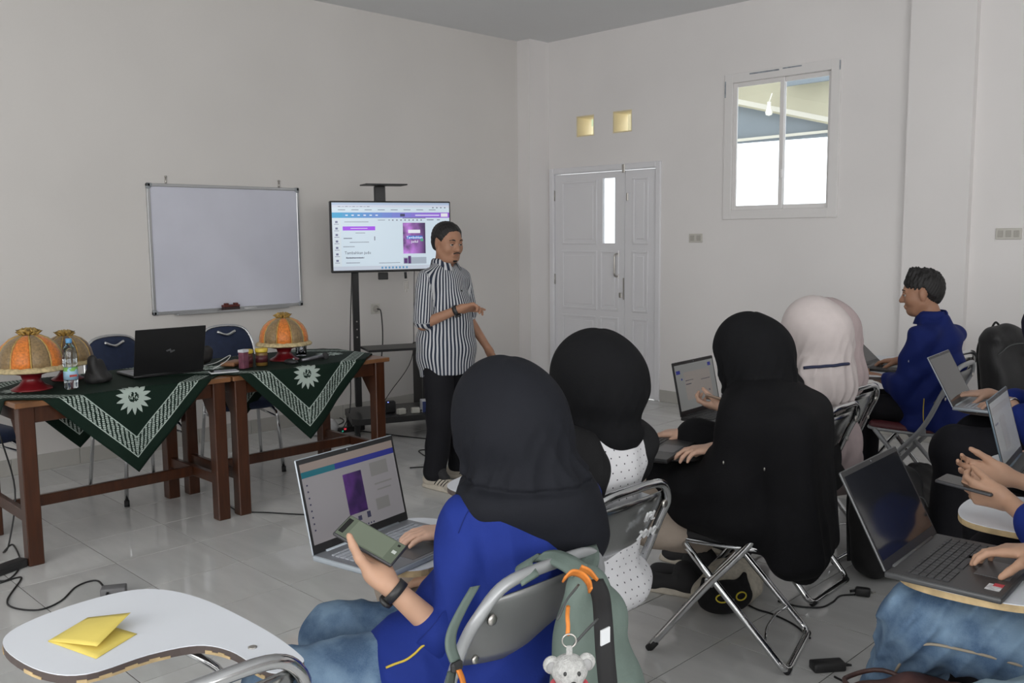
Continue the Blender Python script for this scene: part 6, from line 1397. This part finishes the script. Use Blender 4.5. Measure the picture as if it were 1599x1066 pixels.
# ================================================================== BAGS AND THINGS CARRIED
def ribbon(pts, side, w_, name, m_, parent, th=.004):
    P = spline(pts, 5); sd = Vector(side).normalized() if not isinstance(side, list) else None
    o_ = MB().grid([[p-sd*w_/2, p-sd*w_*.2, p+sd*w_*.2, p+sd*w_/2] for p in P]).build(name, m_, parent)
    sm = o_.modifiers.new('t', 'SOLIDIFY'); sm.thickness = th; sm.offset = 0; return o_
SAGE = fabric('sage_green_nylon', (.135, .175, .155), .7, .0, (160, .3, .002), (14, .10)); SAGED = fabric('dark_sage_nylon', (.07, .09, .082), .7)
ORAN = mat('orange_webbing', (.62, .20, .03), .6, noise=(60, .15)); MESHK = mat('black_webbing', (.012, .012, .013), .8); GREYZ = mat('grey_zipper', (.07, .075, .075), .6)
def green_backpack():
    b = W(-1.185, 1.415, .40); t = thing('backpack', 'sage green backpack with orange loops hanging on the grey chair back', 'backpack', b, 0)
    S = SDF(); S.cap((-.015, .0, .365), (-.005, -.012, .10), .045, .088, .04, sq=((0, 1, 0), 1.22)); S.ell((.045, -.005, .13), (.055, .105, .13), .05); S.cap((-.02, .045, .30), (-.02, .06, .08), .05, .06, .04)
    S.disp = lambda P: wr(P, (.2, 1, .6), 46, .004, .4, (1, 0, 1), 1.6)+wr(P, (.3, -.6, 1), 38, .003, 1.2); S.dmax = .007
    bd = soft('bag_body', S, .0055, SAGE, t)
    lo_ = lambda x_, y_, X: tuple(atX(x_, y_, X)-b)
    # side panel strap in black and a zip crossing the front
    ribbon([lo_(928, 905, -1.165), lo_(938, 930, -1.135), lo_(942, 970, -1.09), lo_(945, 1020, -1.075), lo_(950, 1075, -1.07)], (.55, .83, 0), .038, 'black_strap', MESHK, t)
    ribbon([lo_(872, 965, -1.125), lo_(884, 938, -1.135), lo_(902, 915, -1.15)], (.3, .5, .8), .010, 'zip', GREYZ, t); ribbon([lo_(898, 1004, -1.06), lo_(915, 985, -1.065), lo_(932, 968, -1.08)], (.3, .5, .8), .009, 'zip', GREYZ, t)
    MB().tube(spline([lo_(887, 947, -1.105), lo_(886, 962, -1.09), lo_(887, 978, -1.08), lo_(886, 992, -1.075)], 4), .0045, 6).build('zip_pull', ORAN, t)
    # loops on top
    ribbon([lo_(880, 905, -1.17), lo_(892, 894, -1.165), lo_(908, 897, -1.16), lo_(919, 909, -1.15), lo_(922, 922, -1.13)], (.6, -.3, .75), .022, 'carry_loop', ORAN, t); ribbon([lo_(906, 886, -1.19), lo_(920, 893, -1.175), lo_(932, 908, -1.16)], (.6, -.3, .75), .020, 'carry_loop', ORAN, t)
    MB().box(lo_(945, 993, -1.055), (.003, .026, .030)).build('white_tag', mat('white_label_tag', (.7, .72, .74), .6), t)
    # shoulder straps over the chair rail and down its left tube
    ribbon([lo_(905, 892, -1.20), lo_(885, 878, -1.245), lo_(858, 868, -1.305), lo_(832, 872, -1.33), lo_(818, 884, -1.31), lo_(828, 905, -1.27)], (.2, 1, .3), .045, 'shoulder_strap', SAGE, t, .008)
    ribbon([lo_(915, 895, -1.20), lo_(922, 872, -1.27), lo_(918, 855, -1.34)], (.25, 1, .0), .05, 'shoulder_strap', SAGE, t, .008)
    ribbon([lo_(742, 915, -1.315), lo_(722, 950, -1.29), lo_(706, 985, -1.275), lo_(704, 1010, -1.265), lo_(711, 1032, -1.26)], (.3, -1, .25), .032, 'shoulder_strap', SAGE, t, .006)
    MB().box(lo_(713, 1040, -1.255), (.012, .028, .020), b=.004).build('buckle', BLK, t); ribbon([lo_(716, 1045, -1.25), lo_(722, 1060, -1.245), lo_(726, 1080, -1.24)], (.3, -1, .2), .014, 'strap_end', ORAN, t)
    ribbon([lo_(706, 1046, -1.26), lo_(703, 1062, -1.255), lo_(700, 1085, -1.25)], (.3, -1, .2), .03, 'strap_end', SAGED, t)
    # plush bear on a ring
    bc = atX(889, 1052, -1.035); br = thing('plush_keyring', 'small grey plush bear with pink scarf hanging from the green backpack', 'keyring', bc, R(-44))
    PL = mat('grey_plush', (.42, .42, .41), .95, noise=(140, .2), bump=(380, .8, .004)); PLD = mat('grey_plush_inner', (.28, .28, .28), .95)
    rg = [(0, .0125*math.cos(a), .0125*math.sin(a)+.062) for a in [2*PI*i/20 for i in range(20)]]; MB().tube(rg, .0016, 6, closed=True).build('ring', STEEL, br)
    MB().box((0, 0, .043), (.006, .011, .020), b=.002).build('ribbon_tab', PL, br)
    S = SDF(); S.ell((0, 0, .008), (.027, .033, .029), .01); S.ell((.020, .004, -.004), (.016, .016, .013), .01); S.cap((0, 0, -.02), (0, 0, -.055), .022, .026, .01)
    for y in (-1, 1): S.cap((0, y*.016, -.06), (.01, y*.022, -.085), .011, .010, .008); S.cap((.004, y*.02, -.03), (.016, y*.034, -.048), .010, .009, .008)
    soft('plush_body', S, .0025, PL, br)
    for y in (-1, 1):
        MB().sphere((-.003, y*.031, .021 if y > 0 else .016), (.009, .016, .017)).build('ear', PL, br); MB().sphere((.0045, y*.031, .019 if y > 0 else .014), (.004, .010, .011)).build('ear_inner', PLD, br); MB().sphere((.0245, y*.012+.003, .012), (.003, .0035, .0045)).build('eye', BLK, br)
    MB().sphere((.0355, .005, -.001), (.004, .0055, .004)).build('nose', BLK, br); MB().tube([(.0365, .005, -.004), (.0358, .005, -.010), (.0345, .009, -.013)], .0008, 5).build('mouth', BLK, br)
    MB().tube([(.026*math.cos(a), .028*math.sin(a), -.023) for a in [2*PI*i/20 for i in range(20)]], .0085, 8, closed=True).build('scarf', mat('coral_knit', (.68, .10, .13), .9, bump=(300, .6, .003)), br)
green_backpack()
NYL = mat('black_backpack_nylon', (.011, .011, .012), .6, noise=(12, .15), bump=(120, .25, .003))
def black_backpack(label, loc, rz, s=1.0, lean=0.0, squash=1.0):
    t = thing('backpack', label, 'backpack', loc, rz); t.rotation_euler = (0, lean, rz)
    S = SDF(); S.box((0, 0, .215*s), (.085*s, .15*s, .21*s), .065*s, .04); S.ell((.07*s, 0, .14*s), (.06*s, .125*s, .12*s), .04); S.ell((0, 0, .39*s), (.07*s, .12*s, .07*s), .05)
    S.disp = lambda P: wr(P, (.3, 1, .5), 40, .004, .4, (1, 0, 1), 1.6)+wr(P, (.2, -.5, 1), 34, .003, 1.2); S.dmax = .007; S.cut((0, 0, .004), (0, 0, -1)); soft('bag_body', S, .008, NYL, t)
    MB().tube(spline([(-.06*s, -.04*s, .43*s), (-.06*s, 0, .475*s), (-.06*s, .04*s, .43*s)], 5), .007, 6).build('carry_loop', MESHK, t)
    for y in (-1, 1): ribbon([(-.075*s, y*.06*s, .42*s), (-.115*s, y*.075*s, .32*s), (-.105*s, y*.09*s, .18*s), (-.08*s, y*.11*s, .05*s)], (0, 1, 0), .045*s, 'shoulder_strap', MESHK, t, .01)
    MB().tube(spline([(.085*s, -.13*s, .28*s), (.115*s, -.06*s, .335*s), (.118*s, .06*s, .335*s), (.085*s, .13*s, .28*s)], 5), .003, 6).build('zip', GREYZ, t)
    return t
black_backpack('black backpack standing on the floor behind the white-scarfed woman', (-1.60, 3.93, 0), R(-25), 1.08, R(-4))
black_backpack('black backpack leaning upright on the chair by the column', (-1.77, 6.04, .468), R(-30), 1.02, R(-8))
soft_bag('black soft bag on the floor under the young man in blue', 'floor_bag', (-1.86, 4.80, 0), R(20), NYL, [((0, 0, .10), (.17, .22, .13)), ((.05, .08, .20), (.10, .12, .08)), ((-.05, -.1, .15), (.10, .10, .10))], 'bag')
# cat-faced plush pouch under the robe
def cat_pouch():
    c = at(1132, 948, 0); t = thing('plush_pouch', 'cream plush bag with a black cat face under the robed woman', 'bag', c, R(-28))
    S = SDF(); S.ell((-.05, .06, .085), (.10, .13, .095), .03); S.ell((-.02, .01, .06), (.09, .15, .065), .03); S.cut((0, 0, .004), (0, 0, -1)); S.disp = lambda P: wr(P, (.3, 1, .6), 50, .003); S.dmax = .004; soft('cream_body', S, .006, mat('cream_plush', (.52, .48, .40), .9, noise=(60, .15)), t)
    S = SDF(); S.ell((.06, -.035, .072), (.06, .118, .066), .03); S.cut((0, 0, .004), (0, 0, -1)); S.cap((.055, -.12, .115), (.05, -.125, .150), .026, .010, .02); S.cap((.055, .045, .118), (.05, .055, .150), .026, .010, .02)
    f = soft('cat_face', S, .005, mat('black_plush', (.008, .008, .009), .95, noise=(60, .2)), t)
    ye = mat('yellow_stitch', (.75, .62, .05), .6)
    bpy.context.view_layer.update()
    for y in (-.078, .004):
        P = []
        for a in [2*PI*i/18 for i in range(18)]:
            hit, lc, nr, _ = f.ray_cast(Vector((.4, y+.024*math.cos(a), .090+.014*math.sin(a))), Vector((-1, 0, 0)))
            if hit: P.append(lc+nr*.0015)
        if len(P) > 8: MB().tube(P, .003, 6, closed=True).build('eye_ring', ye, f)
    MB().sphere((.120, -.036, .082), (.004, .006, .005)).build('nose', GPL, f)
cat_pouch()
# brown leather bag at the lower right
def brown_bag():
    LEA = mat('brown_leather', (.085, .038, .032), .5, noise=(18, .25), bump=(140, .4, .003)); b = at(1408, 1058, .47); b.z = 0
    t = thing('leather_bag', 'brown leather bag with stitched rim at the bottom right', 'bag', b, R(-38))
    S = SDF(); S.box((0, 0, .22), (.06, .15, .22), .05, .03); S.ell((0, .02, .42), (.055, .13, .05), .04); S.disp = lambda P: wr(P, (.3, 1, .4), 44, .005, .4, (0, 0, 1), 1.8); S.dmax = .006; S.cut((0, 0, .003), (0, 0, -1)); soft('leather_body', S, .006, LEA, t)
    ribbon([(.03, -.17, .455), (.04, -.10, .468), (.05, .0, .462), (.03, .10, .455), (.0, .155, .43)], (.5, .1, .85), .035, 'strap', LEA, t, .006)
    MB().tube([(.058*math.cos(a)*1.0, -.06+.075*math.sin(a), .462+.004*math.sin(3*a)) for a in [2*PI*i/22 for i in range(22)]], .006, 6, closed=True).build('stitched_rim', mat('dark_brown_leather', (.05, .022, .018), .55), t)
brown_bag()
